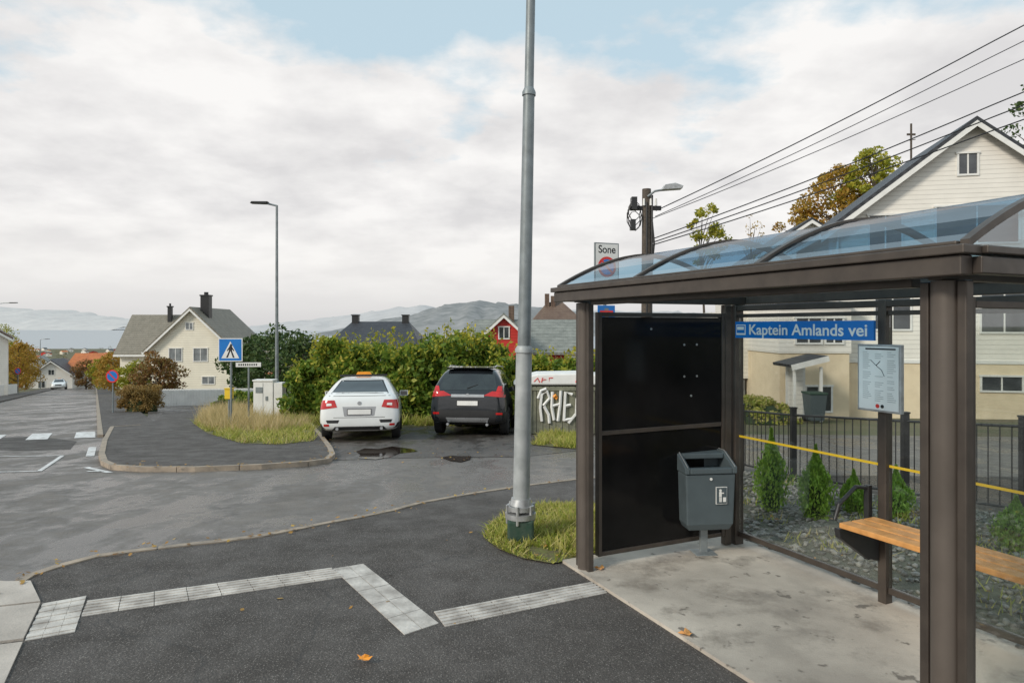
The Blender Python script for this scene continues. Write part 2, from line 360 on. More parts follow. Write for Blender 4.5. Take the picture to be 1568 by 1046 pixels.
def kerb(name,pts,w,h0,h1,mat,seg=.9,closed=False):
    mb=MB(); P=[Vector((x,y)) for x,y in pts]
    dense=[]
    for i in range(len(P)-1):
        n=max(1,int((P[i+1]-P[i]).length/.25))
        for k in range(n): dense.append(P[i].lerp(P[i+1],k/n))
    dense.append(P[-1]); acc=0; L=[];R=[]
    def flush(L,R):
        n=len(L)
        if n<2: return
        v=[];f=[]
        for a,b in zip(L,R):
            v+=[(a.x,a.y,g(a.y)+h0),(a.x,a.y,g(a.y)+h1),(b.x,b.y,g(b.y)+h1),(b.x,b.y,g(b.y)+h0)]
        for i in range(n-1):
            for k in range(3): f.append((i*4+k,i*4+k+1,i*4+k+5,i*4+k+4))
        f.append((0,1,2,3)); f.append(tuple((n-1)*4+k for k in (3,2,1,0))); mb.add(v,f)
    for i,p in enumerate(dense):
        d=(dense[min(i+1,len(dense)-1)]-dense[max(0,i-1)]).normalized(); nrm=Vector((-d.y,d.x))*w/2
        L.append(p+nrm);R.append(p-nrm)
        if i: acc+=(p-dense[i-1]).length
        if acc>seg and i<len(dense)-1:
            flush(L,R); e=d*.012; L=[L[-1]+e];R=[R[-1]+e]; acc=0
    flush(L,R); return mb.build(name,[mat])
kerb('kerb',kp[5:],.075,-.01,.040,M['kerb'])
sheet('kerb_slab',[S(-60,893),S(10,898),S(47,897),S(62,929),S(0,936),S(-60,940)],.042,M['conc'],skirt=.05)
sheet('kerb_slab',[S(-60,944),S(0,939),S(62,932),S(36,988),S(-60,1000)],.045,M['conc'],skirt=.05)
sheet('kerb_slab',[S(-60,1004),S(35,992),S(5,1060),S(-60,1075)],.040,M['conc'],skirt=.05)
isl=[S(160,712),S(156,700),S(161,678),S(172,657),S(215,654),S(240,646),S(250,634),S(330,628),S(430,634),S(470,645),S(492,672),S(505,690),S(509,701),S(500,709),S(470,713),S(400,718),S(300,722),S(220,722),S(175,719)]
sheet('pavement',isl,.07,M['pave'],skirt=.1)
kerb('kerb',[isl[k] for k in (8,9,10,11,12,13,14,15,16,17,18,0,1,2,3,4)],.10,-.02,.08,M['kerb'])
sheet('pavement',[(RE(17),17),(RE(130),130),(RE(130)+1.8,130),(RE(22)+1.8,22),(RE(18.6)+2.5,18.6)],.06,M['pave'],skirt=.1)
kerb('kerb',[(RE(17),17),(RE(130),130)],.12,-.02,.07,M['kerb'],3)
sheet('pavement',[(RE(20)-RW,20),(RE(130)-RW,130),(RE(130)-RW-1.8,130),(RE(20)-RW-2,20)],.09,M['pave'],skirt=.1)
sheet('driveway',[S(225,652),S(228,622),S(330,622),S(400,636),S(250,660)],.05,M['lot'])
mk=MB()
def mark(poly,off=.008):
    v=[(x,y,g(y)+off) for x,y in poly]; mk.add(v,[tuple(range(len(v)))])
rd=Vector((-.61,1)).normalized(); rp=Vector((rd.y,-rd.x))
for k in range(5):
    c=Vector(S(155,665))-rp*(.35+k*.98)
    mark([tuple(c+rp*.22-rd*1.1),tuple(c+rp*.22+rd*1.1),tuple(c-rp*.22+rd*1.1),tuple(c-rp*.22-rd*1.1)])
def line(a,b,w=.12):
    a=Vector(a);b=Vector(b);n=(b-a).normalized();n=Vector((-n.y,n.x))*w/2
    mark([tuple(a+n),tuple(b+n),tuple(b-n),tuple(a-n)])
line(S(96,698),S(-60,700),.07); line(S(96,698),S(60,722),.07); line(S(60,722),S(-60,724),.07)
line(S(142,685),S(138,699),.14); line(S(132,716),S(168,724),.10)
line(S(134,722),S(160,722),.08)
mk.build('road_markings',[M['paint']])
sheet('puddle',[S(u,v) for u,v in ((545,692),(558,687),(580,688),(600,684),(632,688),(640,692),(612,695),(600,700),(575,704),(548,702),(552,697))],.011,M['puddle'])
sheet('puddle',[S(u,v) for u,v in ((676,701),(690,698),(705,699),(722,699),(720,704),(706,708),(690,706))],.011,M['puddle'])
tp=MB()
def tact(A,Bp,C,D,n,ribs,z=.034):
    A,Bp,C,D=[Vector(p) for p in (A,Bp,C,D)]
    for i in range(n):
        t0=(i+.012)/n;t1=(i+.988)/n
        q=[A.lerp(Bp,t0),A.lerp(Bp,t1),D.lerp(C,t1),D.lerp(C,t0)]
        def quad(q,z0,z1):
            tp.add([(p.x,p.y,z0) for p in q]+[(p.x,p.y,z1) for p in q],[(3,2,1,0),(4,5,6,7),(0,1,5,4),(1,2,6,5),(2,3,7,6),(3,0,4,7)])
        dz=random.uniform(0,.002); quad(q,.01,z+dz)
        for k in range(ribs):
            a=(k+.25)/ribs;b=(k+.7)/ribs
            quad([q[0].lerp(q[3],a),q[1].lerp(q[2],a),q[1].lerp(q[2],b),q[0].lerp(q[3],b)],z,z+.006+dz)
tact(S(134,927),S(507,876),S(527,890),S(124,951),8,5)
A_,B_,C_,D_=[Vector(p) for p in (S(556,869),S(672,962),S(620,980),S(510,877))]
for k in range(2):
    a,b=(.0,.49) if k==0 else (.51,1.0)
    tact(A_.lerp(D_,a),B_.lerp(C_,a),B_.lerp(C_,b),A_.lerp(D_,b),5,0)
tact(S(664,944),S(905,898),S(930,914),S(681,967),6,5)
tact(S(66,931),S(133,919),S(115,975),S(38,989),3,6)
tp.build('tactile_paving',[M['tact']],bevel=0)
gp=[S(742,830),S(748,810),S(775,795),S(830,780),S(885,776),(1.0,7.4),(2.2,7.0),(1.9,6.25),(.6,5.55),S(876,866),S(845,870),S(800,862),S(765,848)]
sheet('grass_verge',gp,.042,M['dirt'])
grass('grass',gp,9000,.06,M['grass'],.04,w=.008,lean=.8,thr=-.3)
grass('grass',gp,3500,.11,M['grass'],.04,w=.008,lean=.6,thr=.05,patchy=1.6)
ig=[S(297,652),S(310,640),S(330,632),S(430,636),S(462,645),S(482,660),S(480,680),S(430,686),S(370,684),S(318,668)]
sheet('grass_verge',ig,.078,M['dirt'])
grass('grass',ig,10000,.17,M['grass'],.07,w=.013,lean=.7)
igl=[S(300,655),S(312,638),S(335,630),S(380,632),S(410,655),S(430,668),S(330,668)]
grass('dry_grass',igl,5000,.50,M['dry'],.07,w=.009,lean=.4)
grass('dry_grass',[S(400,636),S(462,640),S(478,660),S(410,664)],2400,.34,M['dry'],.07,w=.009,lean=.4)
sg=[S(815,682),S(830,668),S(890,668),S(900,690)]
sheet('grass_verge',sg,.02,M['dirt']); grass('grass',sg,2500,.18,M['grass'],.02)
grass('grass',[(-7.8,21.3),(1.5,21),(1.5,21.8),(-7.8,22)],4500,.35,M['grass'],.0,w=.02)
GB=[(1.92,6.15),(4.25,1.0),(7.5,1.0),(7,3),(5.9,5.4),(4.55,7.9),(3.8,9.3),(3.45,10.4),(2.6,9.6),(2.2,7.0)]
sheet('gravel_bed',GB,.045,M['gravelbase'])
ico=bmesh.new(); bmesh.ops.create_icosphere(ico,subdivisions=1,radius=1); iv=np.array([v.co[:] for v in ico.verts]); ifc=np.array([[v.index for v in f.verts] for f in ico.faces]); ico.free()
pts=scatter(GB,6000); n=len(pts); VV=[];FF=[]
for k,(x,y) in enumerate(pts):
    s=random.uniform(.010,.036); a=random.uniform(0,6.28); ca,sa=math.cos(a),math.sin(a)
    v=iv*(1+rng.uniform(-.3,.3,(12,1)))*np.array([s,s*random.uniform(.5,1),s*random.uniform(.4,.8)])
    v=np.c_[v[:,0]*ca-v[:,1]*sa+x,v[:,0]*sa+v[:,1]*ca+y,v[:,2]+g(y)+.055]; VV.append(v); FF.append(ifc+12*k)
M['pebble']=leafmat('pebbles',[(.07,.07,.065),(.18,.175,.16),(.38,.36,.33)],0)
raw('gravel',np.concatenate(VV),np.concatenate(FF),M['pebble'])
grass('grass',[(2.0,6.4),(3.2,4.2),(5.6,3.4),(5.4,6.0),(4.2,8.2),(3.5,9.6),(2.7,9.3)],2200,.10,M['grass'],.05,w=.007,lean=.6,thr=.12)
for nme,u,v in (('fallen_leaf',556,1024),('fallen_leaf',1050,985),('fallen_leaf',918,882),('fallen_leaf',1240,868)):
    x,y=S(u,v); e=MB(); L=.055; a0=random.uniform(0,90)
    ang=[0,25,45,70,90,120,150,180,215,250,290,325]; rr=[1,.5,.8,.45,.9,.5,.8,.35,.6,.7,.55,.8]
    e.add([(x+L*r*math.cos(math.radians(a+a0)),y+L*r*math.sin(math.radians(a+a0)),.062+(.012 if i%3==0 else 0)) for i,(a,r) in enumerate(zip(ang,rr))]+[(x,y,.060)],[(12,i,(i+1)%12) for i in range(12)])
    e.build(nme,[M['orange'] if v>1000 else M['wood']])
P=[]
def near_line(pts,n,spread,off):
    for _ in range(n):
        i=random.randrange(len(pts)-1); a=Vector(pts[i]).lerp(Vector(pts[i+1]),random.random()); x=a.x+random.gauss(0,spread); y=a.y+random.gauss(0,spread); P.append((x,y,g(y)+off))
near_line(kp[5:20],120,.12,.05); near_line(isl[10:],120,.15,.09); near_line([S(508,705),S(640,700),S(780,700)],60,.6,.02)
for x,y in scatter(gp,70): P.append((x,y,.07+g(y)))
for x,y in scatter(ig,120): P.append((x,y,.14+g(y)))
for x,y in scatter(GB,90): P.append((x,y,.10+g(y)))
for x,y in scatter([S(300,1000),S(700,1000),S(880,780),S(450,830)],14): P.append((x,y,.036+g(y)))
P=np.array(P); n=len(P); th=rng.uniform(0,6.28,n); s=rng.uniform(.012,.03,n)
dx=np.c_[np.cos(th)*s,np.sin(th)*s,rng.uniform(-.004,.008,n)]; dy=np.c_[-np.sin(th)*s*.6,np.cos(th)*s*.6,rng.uniform(-.004,.008,n)]
raw('leaf_litter',np.stack([P-dx,P+dy,P+dx,P-dy],1).reshape(-1,3),np.arange(4*n).reshape(-1,4),M['litter'])
# ---------------- bus shelter
sh=root('bus_shelter',(.56,5.225,.03),math.radians(24.9)); LN=-2.775; LM=-1.40; DP=1.5
mb=MB(); PT=2.05
for y0,sg_ in ((0,1),(LN,-1)):
    for yy in (y0+.082,y0-.068): mb.box(-.024,.024,yy-.019,yy+.019,.0,PT)
    mb.box(-.04,.04,y0-.10,y0+.11,0,.012)
for y0 in (0,LN): mb.box(DP-.045,DP+.045,y0-.045,y0+.045,0,PT)
mb.box(DP-.04,DP+.03,LM-.03,LM+.03,0,PT)
mb.box(DP-.14,DP-.075,-.03,.03,.02,PT)
mb.build('posts',[M['brown']],sh,bevel=.006)
mb=MB()
for y0 in (0,LN): mb.cyl((0,y0+.007,0),(0,y0+.007,PT),.054,n=24)
mb.build('columns',[M['brown2']],sh,smooth=True)
mb=MB(); x0,x1=-.12,DP+.12; ya,yb=.22,LN-.15
for xx,s in ((x0,-1),(x1,1)):
    mb.box(xx-.035,xx+.035,yb+.002,ya-.002,2.06,2.135)
    mb.box(xx-.055+.0*s,xx+.055,yb-.02,ya+.02,2.137,2.172)
    mb.box(xx-.02,xx+.02,yb+.03,ya-.03,2.174,2.19)
for yy in (ya,yb,):
    mb.box(x0+.037,x1-.037,yy-.03,yy+.03,2.065,2.13); mb.box(x0+.057,x1-.057,yy-.04,yy+.04,2.14,2.17)
for yy in (0,LN): mb.box(x0+.037,x1-.037,yy-.028,yy+.028,PT+.002,2.12)
mb.box(DP-.035,DP+.035,LN+.047,-.047,2.0,2.045)
mb.box(-.03,.03,LN+.13,-.13,2.03,2.075)
mb.build('roof_frame',[M['brown']],sh,bevel=.005)
def arc(x): 
    t=abs((x-(x0+x1)/2)/((x1-x0)/2)); return 2.18+.285*(1-t**1.75)
mb=MB(); n=22
for y in (ya-.01,ya-1.04,ya-2.1,yb+.01):
    for i in range(n):
        xa=x0+(x1-x0)*i/n; xb=x0+(x1-x0)*(i+1)/n
        w=.017
        v=[(x,yy,arc(x)+dz) for x in (xa,xb) for yy in (y-w,y+w) for dz in (-.018,.014)]
        mb.add(v,[(0,1,3,2),(4,6,7,5),(0,4,5,1),(2,3,7,6),(1,5,7,3),(0,2,6,4)])
mb.build('roof_ribs',[M['brown']],sh)
mb=MB()
for i in range(n):
    xa=x0+(x1-x0)*i/n; xb=x0+(x1-x0)*(i+1)/n
    mb.add([(xa,ya,arc(xa)),(xb,ya,arc(xb)),(xb,yb,arc(xb)),(xa,yb,arc(xa))],[(0,1,2,3)])
mb.build('curved_roof_sheet',[M['roofg']],sh,smooth=True)
mb=MB()
for y in (ya-.02,yb+.02):
    pts=[(x0+(x1-x0)*i/n,arc(x0+(x1-x0)*i/n)-.02) for i in range(n+1)]
    mb.add([(p[0],y,p[1]) for p in pts]+[(x1,y,2.172),(x0,y,2.172)],[tuple(range(n+3))])
mb.build('roof_end_glazing',[M['glass']],sh)
mb=MB()
mb.box(.105,.135,-.028,.028,.1,1.98); mb.box(DP-.175,DP-.145,-.028,.028,.1,1.98)
for z in (.1,1.03,1.945): mb.box(.137,DP-.177,-.024,.024,z,z+.034)
mb.build('poster_case_frame',[M['brown']],sh,bevel=.003)
mb=MB(); mb.box(.137,DP-.177,-.014,.014,.136,1.028); mb.box(.137,DP-.177,-.018,.018,1.066,1.943)
mb.build('poster_case_panes',[M['black']],sh)
mb=MB()
for x,z in ((.93,1.72),(1.06,1.72),(.93,1.46),(1.06,1.46),(.6,1.85),(1.0,1.3)): mb.cyl((x,-.019,z),(x,-.024,z),.009,n=8)
mb.build('pane_clips',[M['steel']],sh)
mb=MB(); mb.box(DP-.02,DP+.02,LM+.032,-.047,.09,.13); mb.box(DP-.02,DP+.02,LN+.047,LM-.032,.09,.13)
mb.box(DP-.02,DP+.02,LM+.032,-.047,1.945,1.975); mb.box(DP-.02,DP+.02,LN+.047,LM-.032,1.945,1.975)
mb.box(.15,DP-.047,LN-.02,LN+.02,.09,.13); mb.box(.15,DP-.047,LN-.02,LN+.02,1.945,1.975); mb.box(.13,.148,LN-.02,LN+.02,.05,1.99)
mb.build('glazing_rails',[M['brown']],sh,bevel=.003)
mb=MB(); mb.box(DP-.004,DP+.004,LM+.032,-.047,.132,1.943); mb.box(DP-.004,DP+.004,LN+.047,LM-.032,.132,1.943)
mb.box(.15,DP-.047,LN-.004,LN+.004,.132,1.943); mb.build('glass_panes',[M['glass']],sh)
mb=MB(); mb.box(DP-.0075,DP-.0055,LM+.032,-.047,.93,.947); mb.box(DP-.0075,DP-.0055,LN+.047,LM-.032,.93,.947); mb.build('safety_stripe',[M['yellow']],sh)
mb=MB(); mb.box(DP-.09,DP-.07,LM+.02,-.09,1.775,1.91); mb.build('name_sign_board',[M['blue']],sh)
TM=Matrix(((0,0,-1,0),(-1,0,0,0),(0,1,0,0),(0,0,0,1)))
text('name_sign_text','Kaptein Amlands vei',.118,M['white'],sh,Matrix.Translation((DP-.092,LM+.61,1.84))@TM,.001,1.12,.0018)
mb=MB()
def rr(mb,y0,y1,z0,z1,x,mi=0): mb.box(x-.001,x+.001,y0,y1,z0,z1,mi)
rr(mb,-.105,-.21,1.80,1.885,DP-.0925,0); rr(mb,-.113,-.202,1.815,1.877,DP-.095,1); rr(mb,-.12,-.195,1.842,1.868,DP-.0975,0)
mb.build('name_sign_bus_symbol',[M['white'],M['blue']],sh)
mb=MB(); ty=LM; mb.box(DP-.075,DP-.045,ty-.165,ty+.155,1.30,1.75,0); mb.build('timetable_frame',[M['steel']],sh,bevel=.004)
mb=MB(); mb.box(DP-.079,DP-.076,ty-.15,ty+.14,1.315,1.735,0)
for r in range(25):
    z=1.70-r*.0135
    for c in range(3):
        if random.random()<.85 and not(c==1 and 3<r<12): 
            yc=ty+.11-c*.09; mb.box(DP-.0805,DP-.0795,yc-random.uniform(.03,.065),yc,z-.0022,z,3)
mb.box(DP-.0805,DP-.0795,ty-.13,ty+.09,1.715,1.725,1)
for i,(p,q) in enumerate((((.05,1.645),(.01,1.61)),((.01,1.61),(-.03,1.58)),((-.03,1.58),(-.05,1.54)),((.01,1.61),(-.02,1.64)))):
    mb.tube([(DP-.081,ty+p[0],p[1]),(DP-.081,ty+q[0],q[1])],.002,4,1)
mb.cyl((DP-.0795,ty+.0,1.34),(DP-.082,ty+.0,1.34),.014,mi=2); mb.cyl((DP-.0795,ty-.035,1.34),(DP-.082,ty-.035,1.34),.012,mi=1)
mb.build('timetable_sheet',[M['white'],M['trim'],M['red'],M['galv']],sh)
mb=MB(); bz=.60; by0=LM+.0; 
for k in range(3):
    xx=DP-.42+k*.115; mb.box(xx,xx+.103,LN-.02,by0+.02,bz-.035,bz)
mb.build('bench_slats',[M['wood']],sh,bevel=.006)
mb=MB()
for yy in (by0+.03,LN+.12):
    mb.prism([(DP-.43,bz-.04),(DP-.05,bz-.04),(DP-.05,bz-.3),(DP-.16,bz-.27),(DP-.42,bz-.1)],'y',yy-.02,yy+.02)
mb.prism([(DP-.10,bz-.3),(DP-.06,bz-.3),(DP-.06,bz+.2),(DP-.10,bz+.2)],'y',by0+.052,by0+.09)
mb.tube([(DP-.08,by0+.07,bz+.18),(DP-.2,by0+.07,bz+.2),(DP-.36,by0+.07,bz+.1),(DP-.4,by0+.07,bz+.0)],.014,8)
mb.build('bench_brackets',[M['blk']],sh,bevel=.004)
pad=[(-.07,.24),(DP+.14,.24),(DP+.14,-6),(-.07,-6)]
mm=Matrix.Translation((.56,5.225,0))@Matrix.Rotation(math.radians(24.9),4,'Z')
m,nt,b=nm('pad_concrete'); co=coord(nt)
base=ramp(nt,nz(nt,co,.9,7,.6),.38,.62,(.60,.53,.445),(.36,.315,.265))
base=mixc(nt,ramp(nt,nz(nt,co,2.3,9,.7),.50,.64,(0,0,0),(.75,.75,.75)),base,(.22,.185,.15))
base=mixc(nt,ramp(nt,nz(nt,co,8,4,.5),.64,.69,(0,0,0),(.8,.8,.8)),base,(.13,.11,.09))
nt.links.new(base,b.inputs['Base Color']); nt.links.new(ramp(nt,nz(nt,co,2.3,9,.7),.5,.66,(.8,)*3,(.4,)*3),b.inputs['Roughness']); bump(nt,b,nz(nt,co,70,5,.7),.4,.007); M['pad']=m
pp=[(mm@Vector((x,y,0)))[:2] for x,y in pad]
sheet('concrete_pad',pp,.052,M['pad'],skirt=.06)
# litter bin
lx,ly=S(1077,856); lb=root('litter_bin',(lx,ly,.05),math.radians(24.9-18)); lb.scale=(.88,.88,.91)
mb=MB(); mb.box(-.035,.035,-.02,.02,0,.3); mb.box(-.1,.1,-.09,.09,0,.012); mb.build('stand',[M['galv']],lb,bevel=.004)
mb=MB()
v=[(-.19,-.13,.24),(.19,-.13,.24),(.19,.13,.24),(-.19,.13,.24),(-.22,-.16,.30),(.22,-.16,.30),(.22,.16,.30),(-.22,.16,.30),(-.235,-.17,.74),(.235,-.17,.74),(.235,.17,.74),(-.235,.17,.74)]
mb.add(v,[(0,3,2,1)]+[(a+i,a+(i+1)%4,a+4+(i+1)%4,a+4+i) for a in (0,4) for i in range(4)]+[(8,9,10,11)])
mb.build('bin_body',[M['bin']],lb,bevel=.012)
mb=MB(); hp_=[(-.185,.745),(.18,.745),(.18,.90),(.05,.905),(-.12,.83),(-.185,.80)]
mb.prism(hp_,'x',-.245,-.2); mb.prism(hp_,'x',.2,.245)
mb.box(-.198,.198,.0,.18,.845,.893); mb.box(-.198,.198,-.185,-.12,.745,.795); mb.box(-.198,.198,.12,.178,.745,.843)
mb.build('bin_hood',[M['bin']],lb,bevel=.008)
mb=MB()
for x in (-.2225,.2225): mb.tube([(x,.17,.907),(x,.05,.911),(x,-.12,.836),(x,-.187,.805)],.004,6)
mb.build('worn_edges',[M['steel']],lb)
mb=MB(); mb.box(-.196,.196,-.115,.115,.742,.746); mb.build('bin_opening',[M['trim']],lb)
mb=MB(); mb.box(.045,.15,-.178,-.171,.48,.63,0); mb.box(.050,.145,-.181,-.1785,.485,.625,1)
mb.cyl((.085,-.1815,.60),(.085,-.184,.60),.012,mi=0,n=10); mb.box(.073,.097,-.184,-.1815,.545,.588,0); mb.box(.075,.084,-.184,-.1815,.50,.543,0); mb.box(.087,.096,-.184,-.1815,.50,.543,0); mb.box(.110,.137,-.184,-.1815,.50,.54,0); mb.box(.098,.118,-.184,-.1815,.572,.582,0)
mb.cyl((0.0,-.172,.70),(0.0,-.18,.70),.012,mi=0)
mb.build('bin_pictogram',[M['white'],M['bin']],lb)
# ---------------- lamp posts
lx,ly=S(797,832); lp=root('street_lamp',(lx,ly,.03))
mb=MB(); lean=lambda z: .019*z
mb.tube([(lean(z),0,z) for z in (.25,1.0,1.66)],[.074,.072,.070],20,1)
mb.tube([(lean(z),0,z) for z in (1.64,1.67,1.70)],[.080,.080,.060],20,1)
mb.tube([(lean(z),0,z) for z in (1.69,3.92)],[.058,.050],20)
mb.tube([(lean(z),0,z) for z in (3.90,3.93,3.97)],[.060,.060,.042],20)
mb.tube([(lean(z),0,z) for z in (3.95,8.5)],[.041,.034],20)
mb.tube([(lean(8.5),0,8.5),(lean(8.5)-.1,-.1,8.75),(lean(8.5)-1.2,-.7,8.85)],.032,10)
mb.build('pole',[M['galv'],M['galv2']],lp,smooth=True)
mb=MB(); mb.cyl((0,0,.19),(0,0,.235),.135,n=20); mb.cyl((0,0,.26),(0,0,.30),.12,n=20); mb.cyl((.002,0,.30),(.005,0,.36),.1,.085,n=20)
for k in range(6):
    t=k*math.pi/3+.3; mb.cyl((.122*math.cos(t),.122*math.sin(t),.15),(.122*math.cos(t),.122*math.sin(t),.31),.014,n=6)
mb.build('flange',[M['steel']],lp,smooth=True)
mb=MB(); mb.box(-.115,.115,-.115,.115,-.05,.19); mb.build('foundation',[M['green']],lp,bevel=.02)
mb=MB(); mb.box(-.35,.35,-.14,.14,8.8,8.92,T=Matrix.Translation((-1.3,-.75,0))); mb.build('lamp_head',[M['galv']],lp,bevel=.04)
def lamp(x,y,H,arm,rz,r=.07):
    e=root('street_lamp',(x,y,g(y)),rz); mb=MB()
    mb.tube([(0,0,-.2),(0,0,1.4),(0,0,1.42),(0,0,H)],[r*1.2,r*1.2,r*.9,r*.6],10)
    mb.tube([(0,0,H-.02),(-arm*.4,0,H+.06),(-arm,0,H+.08)],r*.5,8)
    mb.build('pole',[M['galv']],e,smooth=True); mb=MB()
    mb.prism([(-arm-.05,H+.13),(-arm+.55,H+.13),(-arm+.5,H+.04),(-arm-.1,H+.06)],'y',-.13,.13); mb.build('lamp_head',[M['blk']],e,bevel=.02); return e
lx,ly=S(424,641); lamp(lx,ly,7.85,.85,math.radians(2))
lamp(B(-8,60),60,8.1,1.9,math.radians(180))
lamp(B(62,110),110,7.9,1.4,math.radians(180))
# ---------------- traffic signs
def signpole(e,h,r=.03,x=0,y=0):
    mb=MB(); mb.cyl((x,y,-.2),(x,y,h),r,n=10); mb.build('pole',[M['galv']],e,smooth=True)
d=19.5; e=root('pedestrian_crossing_sign',(B(354,d),d,g(d)+.1),math.radians(4)); hb=Z(518,d)-g(d)-.1
signpole(e,hb); mb=MB(); mb.box(-.335,.335,-.06,-.045,hb-.66,hb,0); mb.box(-.31,.31,-.063,-.061,hb-.635,hb-.025,1)
mb.add([(-.25,-.066,hb-.57),(.25,-.066,hb-.57),(0,-.066,hb-.09)],[(0,1,2)],0)
zz=hb-.57
for q in (((-.02,.36),(.05,.36),(.05,.20),(-.04,.20)),((-.04,.2),(.0,.2),(-.07,.02),(-.12,.02)),((.01,.2),(.05,.2),(.12,.02),(.07,.02)),((-.02,.34),(-.10,.22),(-.08,.2),(.0,.3)),((.04,.34),(.11,.22),(.09,.2),(.02,.3))):
    mb.add([(a,-.069,zz+b) for a,b in q],[(0,1,2,3)],2)
mb.cyl((.02,-.067,zz+.38),(.02,-.070,zz+.38),.03,n=10,mi=2)
mb.build('sign_face',[M['white'],M['blue'],M['trim']],e)
d=21.5; e=root('street_name_sign',(B(381,d),d,g(d)+.1),math.radians(8)); hb=Z(555,d)-g(d)-.1; signpole(e,hb)
mb=MB(); mb.box(-.38,.38,-.045,-.03,hb-.14,hb,0); 
for k in range(9): mb.box(-.3+k*.065,-.3+k*.065+.04,-.047,-.0455,hb-.1,hb-.04,1)
mb.build('sign_face',[M['white'],M['trim']],e)
def roundsign(name,x,y,zc,r,zb,rz=0,text_=None):
    e=root(name,(x,y,zb),rz); h=zc-zb; signpole(e,h+r*.9); mb=MB()
    mb.cyl((0,-.035,h),(0,-.05,h),r,n=28,mi=0); mb.cyl((0,-.051,h),(0,-.053,h),r*.78,n=28,mi=1)
    T=Matrix.Translation((0,-.0545,h))@Matrix.Rotation(math.radians(45),4,'Y'); mb.box(-r*.8,r*.8,-.0008,.0008,-r*.1,r*.1,0,T)
    mb.build('sign_face',[M['red'],M['blue']],e); return e
x,y=S(173,634); roundsign('no_parking_sign',x,y,Z(576,y),.27,g(y))
x=B(28,62); roundsign('no_parking_sign',x,62,Z(568,62),.3,g(62))
d=12.0; e=root('parking_zone_sign',(B(926,d),d,g(d)),math.radians(22)); hb=Z(373,d)-g(d); signpole(e,hb-.05)
mb=MB(); mb.box(-.24,.24,-.075,-.045,hb-.85,hb,0); mb.box(-.22,.22,-.0775,-.0755,hb-.825,hb-.02,1); mb.box(-.16,.30,.045,.075,hb-.85,hb,0)
mb.cyl((0,-.078,hb-.42),(0,-.080,hb-.42),.18,n=32,mi=2); mb.cyl((0,-.081,hb-.42),(0,-.083,hb-.42),.135,n=32,mi=3)
mb.box(-.17,.17,-.0845,-.0835,-.02,.02,2,Matrix.Translation((0,0,hb-.42))@Matrix.Rotation(math.radians(45),4,'Y'))
z3=Z(468,d)-g(d); mb.box(-.17,.17,-.06,-.045,z3-.5,z3,3); mb.box(-.04,.04,-.063,-.061,z3-.45,z3-.05,0); mb.box(-.13,.13,-.066,-.064,z3-.16,z3-.09,2)
mb.build('sign_faces',[M['galv'],M['white'],M['red'],M['blue']],e)
text('sign_text','Sone',.19,M['trim'],e,Matrix.Translation((0,-.0785,hb-.12))@Matrix.Rotation(math.radians(90),4,'X'),.001,.92,.002)
# ---------------- utility poles and wires
def upole(x,y,zt,zb):
    e=root('utility_pole',(x,y,zb)); H=zt-zb; mb=MB(); mb.tube([(0,0,-.3),(0,0,H)],[.18,.13],12,0)
    mb.tube([(.1,-.1,0),(.14,-.12,H-.2)],.03,6,1); mb.tube([(-.02,-.16,0),(-.03,-.15,H-.4)],.025,6,1); mb.tube([(.12,-.05,H-2.6),(.2,-.1,H-1.6),(.13,-.12,H-.9)],.03,6,1)
    mb.box(-.5,.42,-.06,.06,H-.62,H-.5,1); mb.box(-.46,-.30,-.16,.1,H-.62,H-.25,1); mb.box(-.48,-.34,-.14,.1,H-1.2,H-.9,1)
    for k in range(4):
        c=Vector((-.38,-.12,H-.55-k*.1)); r_=.22+.03*(k%3)
        mb.tube([c+Vector((r_*math.cos(t*.7)*.8,0,r_*1.3*math.sin(t*.7)-.1)) for t in range(10)],.014,5,1)
    for xx in (-.1,.1,.25): mb.cyl((xx,-.12,H-.5),(xx,-.12,H-.3),.04,.03,n=8,mi=2)
    mb.build('pole',[M['polewood'],M['blk'],M['white']],e,smooth=True); return e
d=20; ux=B(990,d); uz=Z(290,d); e=upole(ux,d,uz,g(d)); H=uz-g(d)
mb=MB(); mb.tube([(0,-.15,H-.25),(.2,-.2,H-.1),(.5,-.25,H-.06)],.035,8,0); mb.prism([(.35,H-.1),(.95,H-.06),(.98,H+.02),(.75,H+.1),(.45,H+.05)],'y',-.42,-.15,1); mb.build('lamp_arm',[M['galv'],M['steel']],e,bevel=.02)
P2=(21.0,13.2); e2=upole(P2[0],P2[1],13.2,g(13.2))
wires=[((ux+.25,d-.1,Z(324,d)),38),((ux+.25,d,Z(332,d)),62),((ux+.2,d+.1,Z(334,d)),90),((ux+.2,d-.1,Z(366,d)),140),((ux+.15,d,Z(372,d)),160),((ux+.1,d-.1,Z(377,d)),182)]
wr=root('overhead_wires')
for i,(a,v) in enumerate(wires):
    mid_y=16.2; mid=Vector((.75*mid_y,mid_y,Z(v,mid_y))); a=Vector(a); dirv=(mid-a); end=a+dirv*1.95
    mb=MB(); mb.tube([a+(end-a)*t-Vector((0,0,1.0*4*t*(1-t)*.35-.0)) +Vector((0,0,0.33*4*.51*.49*min(1,t/.5))) for t in np.linspace(0,1,24)],.011 if i in(1,2) else .016,5)
    mb.build('wire_%d'%i,[M['blk']],wr)
d=48; e=root('roof_mast',(B(1395,d),d,4)); mb=MB(); mb.tube([(0,0,0),(0,0,Z(190,d)-4)],.07,8); mb.box(-.3,.3,-.03,.03,Z(205,d)-4,Z(208,d)-4); mb.tube([(-.3,0,Z(216,d)-4),(.3,0,Z(214,d)-4)],.03,6); mb.build('mast',[M['polewood']],e)
